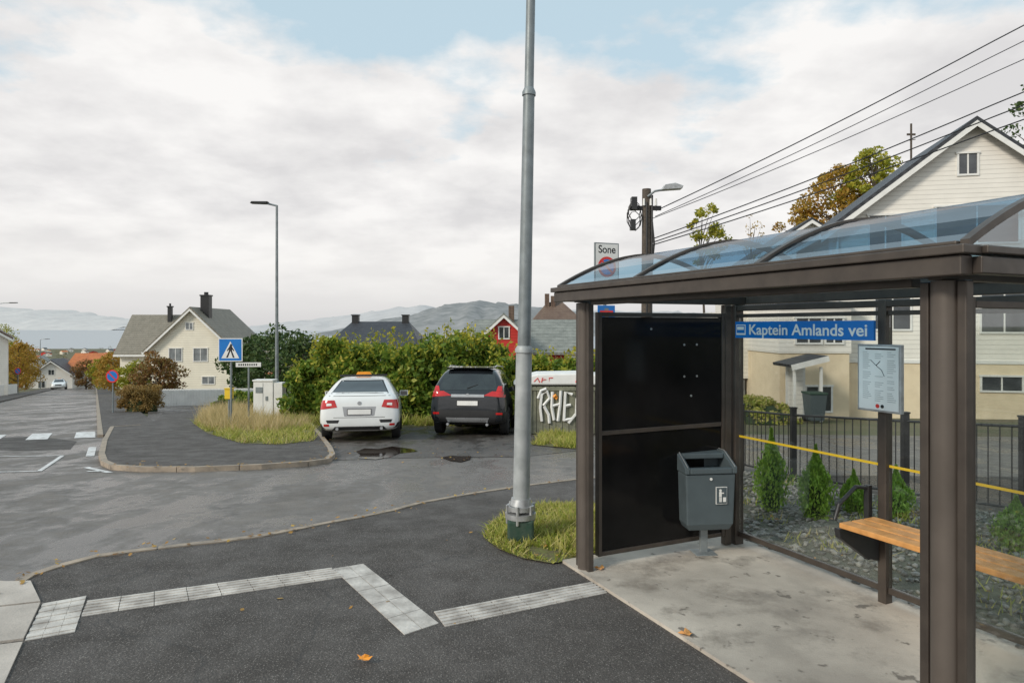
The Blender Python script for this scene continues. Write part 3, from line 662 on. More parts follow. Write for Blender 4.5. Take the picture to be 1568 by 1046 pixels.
# ---------------- metal fence
fn=root('metal_fence'); fp=[(3.2,12.2),(3.58,10.65),(3.84,9.32),(4.57,7.94),(5.14,6.85),(6.2,5.2),(7.3,3.6),(8.2,1.8)]
mb=MB()
for i in range(len(fp)):
    x,y=fp[i]; mb.box(x-.035,x+.035,y-.035,y+.035,g(y)-.1,g(y)+1.04); mb.box(x-.042,x+.042,y-.042,y+.042,g(y)+1.042,g(y)+1.06)
    if i:
        a=Vector((fp[i-1][0],fp[i-1][1],g(fp[i-1][1]))); b=Vector((x,y,g(y)))
        for h in (.12,.95): mb.tube([a+Vector((0,0,h)),b+Vector((0,0,h))],.016,6)
        n=int((b-a).length/.11)
        for k in range(1,n):
            p=a.lerp(b,k/n); mb.tube([p+Vector((0,0,.12)),p+Vector((0,0,.95))],.007,5)
mb.build('fence_bars',[M['blk']],fn)
for i,(u,v,top,w) in enumerate(((1181,789,664,.17),(1249,802,690,.16),(1307,792,728,.12),(1372,800,722,.14),(1556,850,770,.16))):
    x,y=S(u,v); h=(v-top)/F*y; e=root('thuja_shrub',(x,y,g(y)+.05))
    n=4200; t=rng.uniform(0,1,n)**.8; r=w*(np.sin(np.clip(t*2.6+.5,0,3.14))**.8)*np.where(t>.5,(1-t)/.5*.95+.05,1)*rng.uniform(.3,1.05,n); th=rng.uniform(0,6.28,n); r=r*(1+.25*np.sin(th*5+t*9))
    leafcloud('foliage',np.c_[r*np.cos(th),r*np.sin(th),t*h],.045,M['thuja'],e,aspect=.35,up=2.6)
    mb=MB(); mb.tube([(0,0,-.05),(0,0,h*.8)],[.02,.005],6); mb.tube([(0,0,.05),(0,0,h*.4),(0,0,h*.8)],[w*.5,w*.5,w*.08],10,1); mb.build('stem_and_shade_core',[M['bark'],M['inner']],e)  # thick second tube is a dark core, painted shade inside the shrub
for i,(x,y) in enumerate(((4.2,3.7),(4.9,4.2),(5.6,3.4))):
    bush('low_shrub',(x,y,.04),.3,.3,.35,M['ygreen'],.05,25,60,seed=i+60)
# ---------------- houses
def window(mb,x,z,w,h,y,fm,gm,T=None,mull=1):
    t=.07
    mb.box(x-t,x+w+t,y-.05,y+.01,z-t,z,fm,T); mb.box(x-t-.03,x+w+t+.03,y-.07,y+.01,z+h,z+h+t,fm,T)
    mb.box(x-t,x,y-.048,y+.01,z,z+h,fm,T); mb.box(x+w,x+w+t,y-.048,y+.01,z,z+h,fm,T)
    mb.box(x,x+w,y-.012,y+.008,z,z+h,gm,T)
    for k in range(1,mull+1): xx=x+w*k/(mull+1); mb.box(xx-.025,xx+.025,y-.035,y-.013,z,z+h,fm,T)
def gable(name,loc,rz,w,l,he,hr,wall,roof,wins=(),side=(),plinth=0,pm_=None,chim=(),ov=.4,trimm=None,glass=None):
    e=root(name,loc,rz); mb=MB(); mb.prism([(0,-.8),(w,-.8),(w,he),(w/2,hr),(0,he)],'y',0,l); mb.build('walls',[M[wall]],e)
    if plinth:
        mb=MB(); mb.box(-.03,w+.03,-.03,l+.03,-.8,plinth); mb.build('plinth',[M[pm_]],e)
    mb=MB(); sl=(hr-he)/(w/2); t=.16
    for s in (-1,1):
        xe=w/2+s*(w/2+ov); ze=hr-sl*(w/2+ov)
        mb.prism([(w/2,hr+.02),(xe,ze+.02),(xe,ze+.02+t),(w/2,hr+.02+t)],'y',-ov,l+ov)
    mb.build('roof',[M[roof]],e)
    mb=MB()
    for s in (-1,1):
        xe=w/2+s*(w/2+ov); ze=hr-sl*(w/2+ov)
        mb.prism([(w/2,hr-.2),(xe,ze-.2),(xe,ze+.015),(w/2,hr+.015)],'y',-ov-.03,-ov+.02)
        mb.box(min(xe,xe+s*.06),max(xe,xe+s*.06),-ov,l+ov,ze-.08,ze+.1)
    for (x,z,ww,hh) in wins: window(mb,x,z,ww,hh,0,0,1)
    for (y,z,ww,hh) in side:
        window(mb,-y-ww,z,ww,hh,0,0,1,Matrix(((0,1,0,0),(-1,0,0,0),(0,0,1,0),(0,0,0,1))))
    mb.build('windows_and_trim',[trimm or M['white'],glass or M['wglass']],e)
    for (x,y,zt,ww) in chim:
        mb=MB(); mb.box(x-ww/2,x+ww/2,y-ww/2,y+ww/2,he,zt-.12,0); mb.box(x-ww/2-.06,x+ww/2+.06,y-ww/2-.06,y+ww/2+.06,zt-.118,zt,0); mb.cyl((x,y,zt),(x,y,zt+.25),ww*.25,mi=0); mb.build('chimney',[M['blk']],e)
    return e
b0=-1.5
gable('white_wooden_house',(12.25,26.3,b0),math.radians(-12),9.8,6.5,7.1,10.9,'siding','tileblk',
  wins=((4.45,9.05,.6,.75),(3.7,6.5,2.7,1.35),(1.6,3.3,1.2,1.3),(5.2,3.2,1.5,1.5),(7.6,3.2,1.2,1.5),(1.4,6.3,1.1,1.3)),
  side=((2,3.3,1.1,1.3),(3,5.3,1,1.2)),plinth=2.0,pm_='plaster')
mb=MB(); hw=bpy.data.objects['white_wooden_house']; 
for x,z,w in ((5.2,1.05,1.3),(7.4,1.05,1.0),(1.6,.9,.8)): window(mb,x,z,w,.5,-.035,0,1)
for z in (2.02,): mb.box(-.05,9.85,-.07,-.002,z,z+.12,0)
for x in (-.04,9.72): mb.box(x,x+.12,-.04,-.002,2.15,7.0,0)
mb.tube([(.25,-.1,7.0),(.25,-.1,.2)],.045,8,0)
mb.build('basement_windows_and_downpipe',[M['white'],M['wglass']],hw)
an=root('house_annex',(8.7,27,-1.6)); mb=MB(); mb.box(1.3,3.9,-1.5,4,-.8,2.5,1); mb.box(1.25,3.95,-1.55,4.05,2.502,4.3,0); mb.box(.0,1.2,2,5,-.8,1.3,2); mb.box(-.05,1.3,1.9,5,1.302,4.1,0)
mb.build('walls',[M['siding'],M['plaster'],M['rock']],an)
mb=MB(); mb.box(1.1,4.1,-1.75,4.2,4.302,4.42,0); window(mb,1.9,2.9,.9,.9,-1.56,1,2); window(mb,3.0,2.9,.6,.9,-1.56,1,2); window(mb,2.3,.35,.9,.9,-1.5,1,2); window(mb,.3,2.4,.5,.8,1.9,1,2)
mb.build('roof_and_windows',[M['tileblk'],M['white'],M['wglass']],an)
pc=root('entrance_canopy',(B(1228,24),24,-1.45)); mb=MB()
mb.box(-.5,-.42,-.5,-.42,0,1.95,0); mb.box(.42,.5,-.5,-.42,0,1.95,0); mb.box(-.2,.5,.9,.95,0,2.0,0); mb.box(-.1,.4,.86,.9,0,1.9,2)
T=Matrix.Translation((0,0,2.1))@Matrix.Rotation(math.radians(-14),4,'Y'); mb.box(-.65,.65,-.65,1,0,.1,1,T); mb.box(-.66,.66,-.68,-.655,-.1,.09,0,T)
mb.build('canopy',[M['white'],M['tileblk'],M['siding']],pc)
wb=root('wheelie_bin',(B(1247,23),23,g(23))); mb=MB()
v=[(-.22,-.25,.08),(.22,-.25,.08),(.22,.25,.08),(-.22,.25,.08),(-.28,-.34,.95),(.28,-.34,.95),(.28,.34,.95),(-.28,.34,.95)]
mb.add(v,[(3,2,1,0),(4,5,6,7)]+[(i,(i+1)%4,4+(i+1)%4,4+i) for i in range(4)],0); mb.box(-.3,.3,-.36,.38,.955,1.02,1); mb.cyl((-.3,.25,.1),(.3,.25,.1),.1,mi=2); mb.tube([(-.2,.4,.98),(.2,.4,.98)],.02,6,2)
mb.build('bin_body',[M['bin'],M['green'],M['rubber']],wb,bevel=.02)
bush('grass_bank',(B(1180,22),23.5,g(23)-.1),1.6,2.0,.9,M['grass'],.1,70,110,seed=9)
gable('white_house',(14.5,44,1.0),math.radians(-8),9,9,4.6,7.6,'siding','tileblk',wins=((2,2,1.2,1.2),(5.5,2,1.2,1.2)))
cz=-4.15
gable('cream_house',(-31.9,60,cz),math.radians(3),7.3,9,4.1,7.6,'cream','tilemoss',
  wins=((1.75,3.0,1.05,1.1),(3.85,3.0,1.15,1.1),(4.6,1.0,1.0,.6),(3.2,5.8,.55,.55)),side=((1.5,2.6,1,1.1),(4.5,2.6,1,1.1)),chim=((4.3,1.6,8.9,.75),),glass=M['wglass2'])
gable('cream_house_wing',(-30,63,cz),math.radians(93),6,6,3.8,7.0,'cream','tilemoss',chim=((2.5,2.6,8.0,.35),))
gable('white_house',(-49.2,56.5,-4.6),math.radians(36),6,8,5.6,7.6,'siding','tilebrn',wins=((3.8,3.5,1,1.2),(1.4,3.5,1,1.2),(3.8,1.0,1,1.2)))
gable('white_house',(B(46,112),112,-9.0),math.radians(20),6.0,7,2.9,5.2,'siding','tileblk',wins=((1.2,.8,.9,1.1),(3.6,.8,.9,1.1),(2.6,2.9,.8,.8)))
gable('white_house',(B(70,150),156,-11.5),math.radians(-15),6,8,3.6,6.2,'siding','tileblk',wins=((1.3,.8,1,1.1),(3.6,.8,1,1.1)))
gable('white_house',(B(96,150),138,-10.2),math.radians(30),5.5,8,3.6,5.8,'siding','tilegry',wins=((1.3,1.0,1,1.1),(3.4,1.0,1,1.1)))
gable('orange_roof_house',(B(158,118),118,-8.4),math.radians(95),7,6,3.0,5.4,'siding','tileor')
gable('orange_roof_house',(B(190,170),170,-12.4),math.radians(80),7,8,3.2,5.8,'cream','tileor')
gable('red_house',(B(112,200),205,-15.5),math.radians(20),7,8,4.2,6.6,'redw','tilebrn',wins=((1.3,1.0,1,1.1),(4.4,1.0,1,1.1)))
e=root('black_roof_house',(B(488,60),60,g(60))); W=9.1; zr=Z(492,60)-g(60); ze=Z(536,60)-g(60)
mb=MB(); mb.box(.4,W-.4,.4,8,-1,ze); mb.build('walls',[M['siding']],e)
mb=MB(); mb.add([(0,0,ze),(W,0,ze),(W,8.4,ze),(0,8.4,ze),(2.0,4.2,zr),(W-1.8,4.2,zr)],[(0,1,5,4),(1,2,5),(2,3,4,5),(3,0,4),(3,2,1,0)]); mb.build('hip_roof',[M['tileblk']],e)
mb=MB()
for x in (2.3,7.0): mb.box(x-.3,x+.3,3.9,4.5,zr-.6,zr+.55); mb.box(x-.36,x+.36,3.84,4.56,zr+.552,zr+.65)
mb.build('chimneys',[M['blk']],e)
e=root('red_house',(B(722,45),45,g(45))); L=B(892,45)-B(722,45); zr=Z(492,45)-g(45); ze=Z(536,45)-g(45)
mb=MB(); mb.prism([(0,-1),(7,-1),(7,ze),(3.5,zr),(0,ze)],'x',.2,L-.2,0); 
px=B(772,45)-B(722,45); zp=Z(485,45)-g(45)+.1; mb.prism([(px-1.3,0),(px+1.3,0),(px+1.3,zp-1.2),(px,zp),(px-1.3,zp-1.2)],'y',-1.2,3,0); mb.build('walls',[M['redw']],e)
mb=MB()
for s in (0,1):
    a=(-.5,ze-.3) if s==0 else (7.5,ze-.3); mb.prism([(3.5,zr),a,(a[0],a[1]+.15),(3.5,zr+.15)],'x',0,L)
for s in (-1,1): mb.prism([(px,zp),(px+s*1.6,zp-1.47),(px+s*1.6,zp-1.35),(px,zp+.12)],'y',-1.5,3)
mb.build('roof',[M['tilegry']],e)
mb=MB()
for s in (-1,1): mb.prism([(px,zp-.2),(px+s*1.6,zp-1.67),(px+s*1.6,zp-1.46),(px,zp-.01)],'y',-1.56,-1.5,0)
mb.box(L-1.2,L-.1,-.3,-.2,ze-.5,ze-.32,0); window(mb,px-.3,zp-1.5,.6,.7,-1.2,0,1); mb.build('trim',[M['white'],M['wglass']],e)
mb=MB(); cxx=B(783,45)-B(722,45); mb.box(cxx-.2,cxx+.2,3.1,3.5,zr-.6,Z(466,45)-g(45)); mb.build('chimney',[M['tilebrn']],e)
e=root('brown_roof_house',(B(806,60),60,g(60))); W=B(905,60)-B(806,60); zr=Z(461,60)-g(60); ze=Z(502,60)-g(60)
mb=MB(); mb.box(.3,W-.3,.3,6,-1,ze); mb.build('walls',[M['siding']],e)
mb=MB(); mb.add([(0,0,ze),(W,0,ze),(W,6.4,ze),(0,6.4,ze),(W*.35,3,zr),(W*.6,3,zr)],[(0,1,5,4),(1,2,5),(2,3,4,5),(3,0,4),(3,2,1,0)]); mb.build('hip_roof',[M['tilebrn']],e)
mb=MB(); mb.box(1.75,2.15,2.4,2.9,zr-.5,zr+.75); mb.box(2.3,2.7,2.4,2.9,zr-.5,zr+.55); mb.build('chimneys',[M['tilebrn']],e)
# ---------------- graffiti shed, cabinet
d=17.9; e=root('refuse_enclosure',(B(812,d),d,g(d))); hh=Z(592,d)-g(d)
mb=MB(); n=12
for k in range(n):
    x=k*.17; mb.box(x,x+.155,0,.03,.02,hh,0)
mb.box(0,2.04,.032,.07,.2,.3,0); mb.box(0,2.04,-.03,-.002,hh-.1,hh-.02,0); mb.box(-.02,-.002,0,1.2,.02,hh,0); mb.box(-.06,.04,-.04,-.031,0,hh+.05,0); mb.box(.02,2.02,.08,1.2,.0,hh-.05,0)
mb.build('board_walls',[M['boxwood']],e)
mb=MB(); mb.prism([(-.45,hh+.03),(2.1,hh+.03),(2.1,hh+.28),(1.3,hh+.34),(.2,hh+.32),(-.3,hh+.2)],'y',.1,1.3,0); mb.build('white_lid',[M['white']],e,bevel=.04)
mb=MB(); mb.box(-.40,-.03,.2,1.2,.0,hh+.02,0); mb.build('side_container',[M['boxwood']],e,bevel=.02)
def strokes(mb,S_,y,r,mi):
    for st in S_: mb.tube([(a,y,b) for a,b in st],r,5,mi)
mb=MB(); strokes(mb,[[(.30,.35),(.26,.7),(.30,1.05),(.44,1.13),(.50,.95),(.34,.76)],[(.36,.74),(.48,.52),(.5,.3)],[(.58,1.12),(.56,.72),(.62,.38)],[(.58,.75),(.78,.8)],[(.80,1.15),(.78,.8),(.72,.36)],[(.88,.36),(.92,1.12),(1.1,1.05)],[(.9,.75),(1.06,.78)],[(.88,.38),(1.12,.42)],[(.2,.95),(.28,1.15),(.42,1.2)],[(1.0,.3),(1.2,.55),(1.22,.95)]],-.036,.040,0)
mb.tube([(.60,-.05,.98),(.66,-.05,1.03),(.72,-.05,.98),(.66,-.05,.93)],.045,5,1)
strokes(mb,[[(.1,hh+.12),(.2,hh+.22),(.25,hh+.1)],[(.3,hh+.1),(.32,hh+.22),(.42,hh+.18),(.3,hh+.15)],[(.5,hh+.1),(.5,hh+.22),(.6,hh+.22)],[(1.2,hh+.1),(1.25,hh+.25),(1.35,hh+.15),(1.4,hh+.25)]],.098,.015,2)
mb.build('graffiti',[M['white'],M['orange'],M['red']],e)
d=23.5; e=root('utility_cabinet',(B(388,d),d,g(d)+.05)); w_=B(432,d)-B(388,d); hh=Z(584,d)-g(d)-.05
mb=MB(); mb.box(0,w_*.68,0,.45,.0,hh,0); mb.box(w_*.7,w_,0.02,.4,.0,hh-.05,0); mb.box(-.03,w_*.69,-.03,.47,hh+.002,hh+.05,0); mb.box(.08,.32,-.012,-.001,hh-.4,hh-.2,1); mb.box(w_*.33,w_*.34,-.01,-.001,.1,hh-.05,1); mb.box(.42,.5,-.02,-.001,hh*.5,hh*.5+.15,1); mb.build('cabinet',[M['white'],M['galv']],e,bevel=.008)
d=21; e=root('yellow_post_box',(B(351,d),d,g(d)+.1)); mb=MB(); mb.cyl((0,0,0),(0,0,.75),.035); mb.box(-.1,.1,-.1,.1,.752,1.05,1); mb.box(-.12,.12,-.12,.12,1.052,1.08,1); mb.build('box',[M['galv'],M['yellow']],e)
e=root('white_picket_fence'); mb=MB(); A=Vector((*S(226,624),0)); Bv=Vector((*S(388,620),0)); n=70
for k in range(n+1):
    p=A.lerp(Bv,k/n); z=g(p.y); mb.box(p.x-.05,p.x+.05,p.y-.012,p.y+.012,z,z+.9); mb.add([(p.x-.05,p.y,z+.9),(p.x+.05,p.y,z+.9),(p.x,p.y,z+.97)],[(0,1,2)])
for h in (.2,.6): mb.tube([(A.x,A.y+.03,g(A.y)+h),(Bv.x,Bv.y+.03,g(Bv.y)+h)],.03,4)
mb.build('pickets',[M['white']],e)
e=root('white_picket_fence'); mb=MB()
for k in range(60):
    y=44+k*.25; x=RE(y)+2.3; z=g(y); mb.box(x-.02,x+.02,y-.07,y+.07,z,z+.95)
mb.build('pickets',[M['white']],e)
e=root('white_picket_fence'); mb=MB()
for k in range(120):
    y=40+k*.25; x=RE(y)-RW-2.1; z=g(y); mb.box(x-.02,x+.02,y-.08,y+.08,z,z+1.0)
mb.build('pickets',[M['white']],e)
# ---------------- cars
def car(name,loc,rz,kind):
    e=root(name,loc,rz); sed=kind=='sedan'
    if sed: st=[(0.0,.66,.40,.80,.60,.88,.45),(.05,.86,.27,.90,.80,1.03,.62),(.16,.91,.23,.95,.87,1.13,.70),(.42,.925,.2,.98,.89,1.19,.69),(.8,.925,.19,.99,.9,1.36,.62),(1.25,.925,.18,.99,.9,1.5,.58),(2.0,.925,.18,.98,.9,1.53,.6),(2.7,.925,.18,.97,.9,1.48,.58),(3.2,.925,.18,.96,.89,1.22,.66),(3.55,.92,.18,.94,.88,1.03,.7),(4.2,.9,.2,.82,.82,.9,.62),(4.52,.78,.26,.7,.7,.76,.5),(4.65,.55,.35,.6,.5,.62,.38)]
    else: st=[(0.0,.74,.48,.98,.72,1.04,.58),(.05,.92,.36,1.08,.86,1.16,.74),(.14,.97,.30,1.14,.92,1.32,.76),(.32,.975,.26,1.14,.93,1.62,.70),(.55,.975,.25,1.13,.93,1.74,.66),(1.2,.975,.25,1.12,.93,1.76,.67),(2.2,.975,.25,1.1,.93,1.75,.67),(2.8,.975,.25,1.09,.93,1.66,.65),(3.3,.97,.25,1.08,.92,1.32,.70),(3.6,.96,.25,1.06,.9,1.14,.72),(4.2,.93,.28,.98,.84,1.04,.64),(4.5,.82,.34,.84,.74,.88,.52),(4.6,.6,.42,.7,.55,.72,.4)]
    mb=MB(); rings=[]
    for (x,w,zb,zl,wl,zt,wt) in st:
        h=[(0,zb),(w*.6,zb),(w*.93,zb+.03),(w,zb+.2),(w*1.0,(zb+zl)*.55),(wl,zl),(wl*.5+wt*.5+.02,zl+(zt-zl)*.5),(wt,zt-.035),(wt*.7,zt),(0,zt+.012)]
        rings.append([(x,a,b) for a,b in h]+[(x,-a,b) for a,b in h[-2:0:-1]])
    n=len(rings[0]); v=[p for r in rings for p in r]; f=[(i*n+k,i*n+(k+1)%n,(i+1)*n+(k+1)%n,(i+1)*n+k) for i in range(len(st)-1) for k in range(n)]
    f+= [tuple(range(n)),tuple((len(st)-1)*n+k for k in range(n-1,-1,-1))]
    mb.add(v,f); body=mb.build('body_cage',[M['carw' if sed else 'carb'],M['trim']],None)
    sm=body.modifiers.new('s','SUBSURF'); sm.levels=2; sm.render_levels=2
    dg=bpy.context.evaluated_depsgraph_get(); dg.update(); bvh=BVHTree.FromObject(body,dg)
    R=.335 if sed else .365; wx=(.92,3.62) if sed else (.86,3.55)
    cut=MB()
    for x in wx:
        for s in (-1,1): cut.cyl((x,s*.66,R),(x,s*1.2,R),R+.06,n=28,mi=0)
    co=cut.build('cut',[M['trim']],None)
    bo=body.modifiers.new('b','BOOLEAN'); bo.object=co; bo.operation='DIFFERENCE'; bo.solver='EXACT'
    dg.update(); dg=bpy.context.evaluated_depsgraph_get()
    me=bpy.data.meshes.new_from_object(body.evaluated_get(dg)); bpy.data.objects.remove(body); bpy.data.objects.remove(co)
    me.polygons.foreach_set('use_smooth',[True]*len(me.polygons))
    try: me.set_sharp_from_angle(angle=math.radians(35))
    except Exception: pass
    o=bpy.data.objects.new('body',me); bpy.context.scene.collection.objects.link(o); o.parent=e
    mats=[M['carglass'],M['tail'],M['trim'],M['white'],M['silver'],M['orange'],M['carw' if sed else 'carb']]
    det=MB()
    def patch(q,ax,mi,off=.006,nu=10,nv=6):
        P={}
        for i in range(nu+1):
            for j in range(nv+1):
                a=Vector(q[0]).lerp(Vector(q[1]),i/nu); b=Vector(q[3]).lerp(Vector(q[2]),i/nu); c=a.lerp(b,j/nv)
                if ax=='r': o_,d_=Vector((-2,c.x,c.y)),Vector((1,0,0))
                elif ax=='f': o_,d_=Vector((8,c.x,c.y)),Vector((-1,0,0))
                else: o_,d_=Vector((c.x,2*ax,c.y)),Vector((0,-ax,0))
                hit=bvh.ray_cast(o_,d_)
                if hit[0] is not None: P[i,j]=hit[0]+hit[1]*off
        v=[];idx={}
        for k,p in P.items(): idx[k]=len(v); v.append(p)
        f=[]
        for i in range(nu):
            for j in range(nv):
                ks=[(i,j),(i+1,j),(i+1,j+1),(i,j+1)]
                if all(k in idx for k in ks): f.append(tuple(idx[k] for k in ks))
        det.add(v,f,mi)
    if sed:
        patch([(-.66,1.10),(.66,1.10),(.50,1.41),(-.50,1.41)],'r',2,.003); patch([(-.62,1.13),(.62,1.13),(.48,1.38),(-.48,1.38)],'r',0)
        for s in (-1,1):
            patch([(s*.50,.79),(s*.88,.74),(s*.88,.95),(s*.56,.95)],'r',1,.008)
            patch([(s*.62,.83),(s*.74,.82),(s*.74,.88),(s*.63,.88)],'r',3,.012,3,3)
            patch([(1.1,1.0),(1.95,.99),(1.95,1.36),(1.35,1.38)],s,0); patch([(2.02,.99),(3.05,.98),(2.7,1.3),(2.02,1.36)],s,0)
            patch([(.35,.33),(.10,.30),(.10,.42),(.3,.45)],s,2)
            patch([(s*.45,.50),(s*.75,.50),(s*.72,.43),(s*.48,.43)],'r',2,.004,3,2); patch([(s*.68,.36),(s*.8,.36),(s*.8,.41),(s*.68,.41)],'r',1,.01,3,2)
        patch([(-.62,.27),(.62,.27),(.55,.35),(-.55,.35)],'r',2,.006); patch([(-.34,.58),(.34,.58),(.38,.80),(-.38,.80)],'r',4,.001)
        zp=.68; pw,ph=.26,.057
        patch([(-.7,1.04),(.7,1.04),(.7,1.05),(-.7,1.05)],'r',2,.003,10,1); patch([(-.58,.55),(.58,.55),(.58,.56),(-.58,.56)],'r',2,.002,10,1)
    else:
        patch([(-.74,1.16),(.74,1.16),(.64,1.56),(-.64,1.56)],'r',0,.006)
        for s in (-1,1):
            patch([(s*.40,1.02),(s*.93,.98),(s*.93,1.12),(s*.62,1.13)],'r',1,.01); patch([(s*.72,1.13),(s*.92,1.13),(s*.88,1.26),(s*.76,1.26)],'r',1,.009,4,3)
            patch([(.62,1.16),(1.25,1.14),(1.3,1.56),(.85,1.58)],s,0); patch([(1.32,1.14),(2.1,1.13),(2.1,1.58),(1.36,1.57)],s,0); patch([(2.17,1.13),(3.1,1.12),(2.75,1.48),(2.17,1.57)],s,0)
            patch([(.4,.3),(.1,.36),(.08,.62),(.42,.66)],s,2); patch([(1.32,.3),(3.1,.3),(3.1,.45),(1.32,.45)],s,2)
            patch([(s*.72,.55),(s*.88,.55),(s*.88,.60),(s*.72,.60)],'r',1,.012,3,2)
            det.tube([(.6,s*.6,1.74),(.9,s*.62,1.79),(2.3,s*.62,1.79),(2.6,s*.6,1.72)],.018,6,4)
        patch([(-.85,.36),(.85,.36),(.88,.66),(-.88,.66)],'r',2,.006); patch([(-.5,.36),(.5,.36),(.55,.47),(-.55,.47)],'r',4,.012)
        patch([(-.42,.98),(.42,.98),(.42,1.05),(-.42,1.05)],'r',4,.012); zp=.83; pw,ph=.26,.057
        det.prism([(.3,1.70),(.28,1.73),(.62,1.77),(.62,1.73)],'y',-.6,.6,6); det.tube([(.05,.02,1.2),(.12,-.25,1.3)],.012,5,2)
    hx=bvh.ray_cast(Vector((-2,0,zp)),Vector((1,0,0)))[0].x-.012
    det.box(hx-.004,hx+.004,-pw,pw,zp-ph,zp+ph,3); det.box(hx-.001,hx+.012,-pw-.015,pw+.015,zp-ph-.012,zp+ph+.012,2)
    hb=bvh.ray_cast(Vector((-2,0,zp+.2)),Vector((1,0,0)))[0].x; det.cyl((hb-.012,0,zp+.2),(hb+.02,0,zp+.2),.045,mi=4)
    for yy in (-.5,.5): det.tube([(.0,yy,.30),(.2,yy,.30)],.035,10,4)
    ws=[(-.62,1.05),(.62,1.05),(.5,1.42),(-.5,1.42)] if sed else [(-.66,1.18),(.66,1.18),(.55,1.6),(-.55,1.6)]
    patch(ws,'f',0)
    zh=.66 if sed else .8
    for s in (-1,1): patch([(s*.45,zh),(s*.8,zh+.02),(s*.78,zh+.12),(s*.5,zh+.08)],'f',3,.01)
    patch([(-.38,zh-.1),(.38,zh-.1),(.38,zh+.06),(-.38,zh+.06)],'f',2,.01)
    mz=1.02 if sed else 1.17
    for s in (-1,1):
        T=Matrix.Translation((2.85,s*.99,mz+.03)); det.box(-.06,.08,-.11,.11,-.07,.07,6,T); det.box(-.064,-.061,-.09,.09,-.055,.055,0,T); det.tube([(2.88,s*.86,mz-.02),(2.88,s*.95,mz)],.02,6,6)
    if sed:
        det.prism([(-.20,1.535),(.20,1.535),(.15,1.62),(-.15,1.62)],'x',1.5,1.62,5); det.box(1.2,1.25,-.56,.56,1.50,1.55,2); det.box(2.1,2.15,-.56,.56,1.51,1.56,2)
    det.build('windows_lights_and_trim',mats,e,smooth=True)
    for x in wx:
        for s in (-1,1):
            wm=MB(); yo=s*.925 if sed else s*.97
            N=28
            prof=[(R*.62,0),(R*.9,.0),(R*.98,.02),(R,.05),(R,.17),(R*.97,.21),(R*.6,.22)]
            v=[];f=[]
            for k in range(N):
                t=2*math.pi*k/N
                for r_,q in prof: v.append((x+r_*math.cos(t),yo-s*q,R+r_*math.sin(t)))
            m_=len(prof)
            for k in range(N):
                for q in range(m_-1): f.append((k*m_+q,k*m_+q+1,((k+1)%N)*m_+q+1,((k+1)%N)*m_+q))
            wm.add(v,f,0); wm.cyl((x,yo-s*.05,R),(x,yo-s*.2,R),R*.6,n=20,mi=2); wm.cyl((x,yo-s*.01,R),(x,yo-s*.06,R),R*.17,n=12,mi=1)
            for k in range(7):
                T=Matrix.Translation((x,yo-s*.03,R))@Matrix.Rotation(k*2*math.pi/7,4,'Y'); wm.box(R*.12,R*.64,-.02,.02,-.03,.03,1,T)
            wm.build('wheel',[M['rubber'],M['rim'],M['trim']],e,smooth=True)
    return e
def park(name,u,v,hd,kind):
    x,y=S(u,v); c=car(name,(x,y,g(y)+.01),0,kind)
    c.rotation_euler=(0,math.atan(.078)*math.cos(math.radians(hd)),math.radians(90-hd)); return c
park('parked_car',550,677,-8.5,'sedan'); park('parked_suv',715,669,6,'suv')
y=100; c=car('parked_car',(B(92,y),y,g(y)),0,'sedan'); c.rotation_euler=(0,-.078,math.radians(-90+31))
# ---------------- vegetation
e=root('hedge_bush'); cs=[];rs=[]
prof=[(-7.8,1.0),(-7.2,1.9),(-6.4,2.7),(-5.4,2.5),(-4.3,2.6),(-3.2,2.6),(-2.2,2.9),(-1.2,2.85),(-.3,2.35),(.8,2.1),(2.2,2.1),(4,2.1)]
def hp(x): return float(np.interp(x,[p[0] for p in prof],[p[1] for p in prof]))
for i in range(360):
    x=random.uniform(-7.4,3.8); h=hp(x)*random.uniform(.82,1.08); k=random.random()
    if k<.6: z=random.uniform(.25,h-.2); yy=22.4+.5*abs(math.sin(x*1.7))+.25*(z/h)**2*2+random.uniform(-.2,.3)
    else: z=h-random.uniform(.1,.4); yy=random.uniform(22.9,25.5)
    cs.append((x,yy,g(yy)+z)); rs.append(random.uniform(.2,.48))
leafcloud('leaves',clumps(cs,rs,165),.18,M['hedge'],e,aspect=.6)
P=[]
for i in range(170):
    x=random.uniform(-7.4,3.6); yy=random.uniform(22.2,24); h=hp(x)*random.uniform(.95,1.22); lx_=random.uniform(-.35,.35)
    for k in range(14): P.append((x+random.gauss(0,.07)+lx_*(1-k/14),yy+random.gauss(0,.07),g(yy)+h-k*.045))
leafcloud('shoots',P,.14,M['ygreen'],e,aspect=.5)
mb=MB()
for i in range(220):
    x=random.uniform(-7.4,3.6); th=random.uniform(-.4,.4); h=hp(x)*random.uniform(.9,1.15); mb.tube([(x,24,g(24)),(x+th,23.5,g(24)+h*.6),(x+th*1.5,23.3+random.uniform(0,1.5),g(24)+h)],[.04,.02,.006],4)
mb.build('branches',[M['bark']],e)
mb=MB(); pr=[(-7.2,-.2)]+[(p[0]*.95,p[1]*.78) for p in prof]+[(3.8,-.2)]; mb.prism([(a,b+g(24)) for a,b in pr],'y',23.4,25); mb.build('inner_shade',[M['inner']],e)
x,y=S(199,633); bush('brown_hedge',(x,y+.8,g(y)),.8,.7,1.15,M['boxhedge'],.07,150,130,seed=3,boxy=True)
tree('autumn_tree',(B(243,43),43,g(43)),2.7,1.5,.25,M['rust'],.16,34,150,seed=5,tr=.12,cr=.3)
tree('autumn_tree',(B(205,46),46,g(46)),2.4,1.2,.25,M['ygreen'],.16,26,140,seed=15,tr=.12,cr=.3)
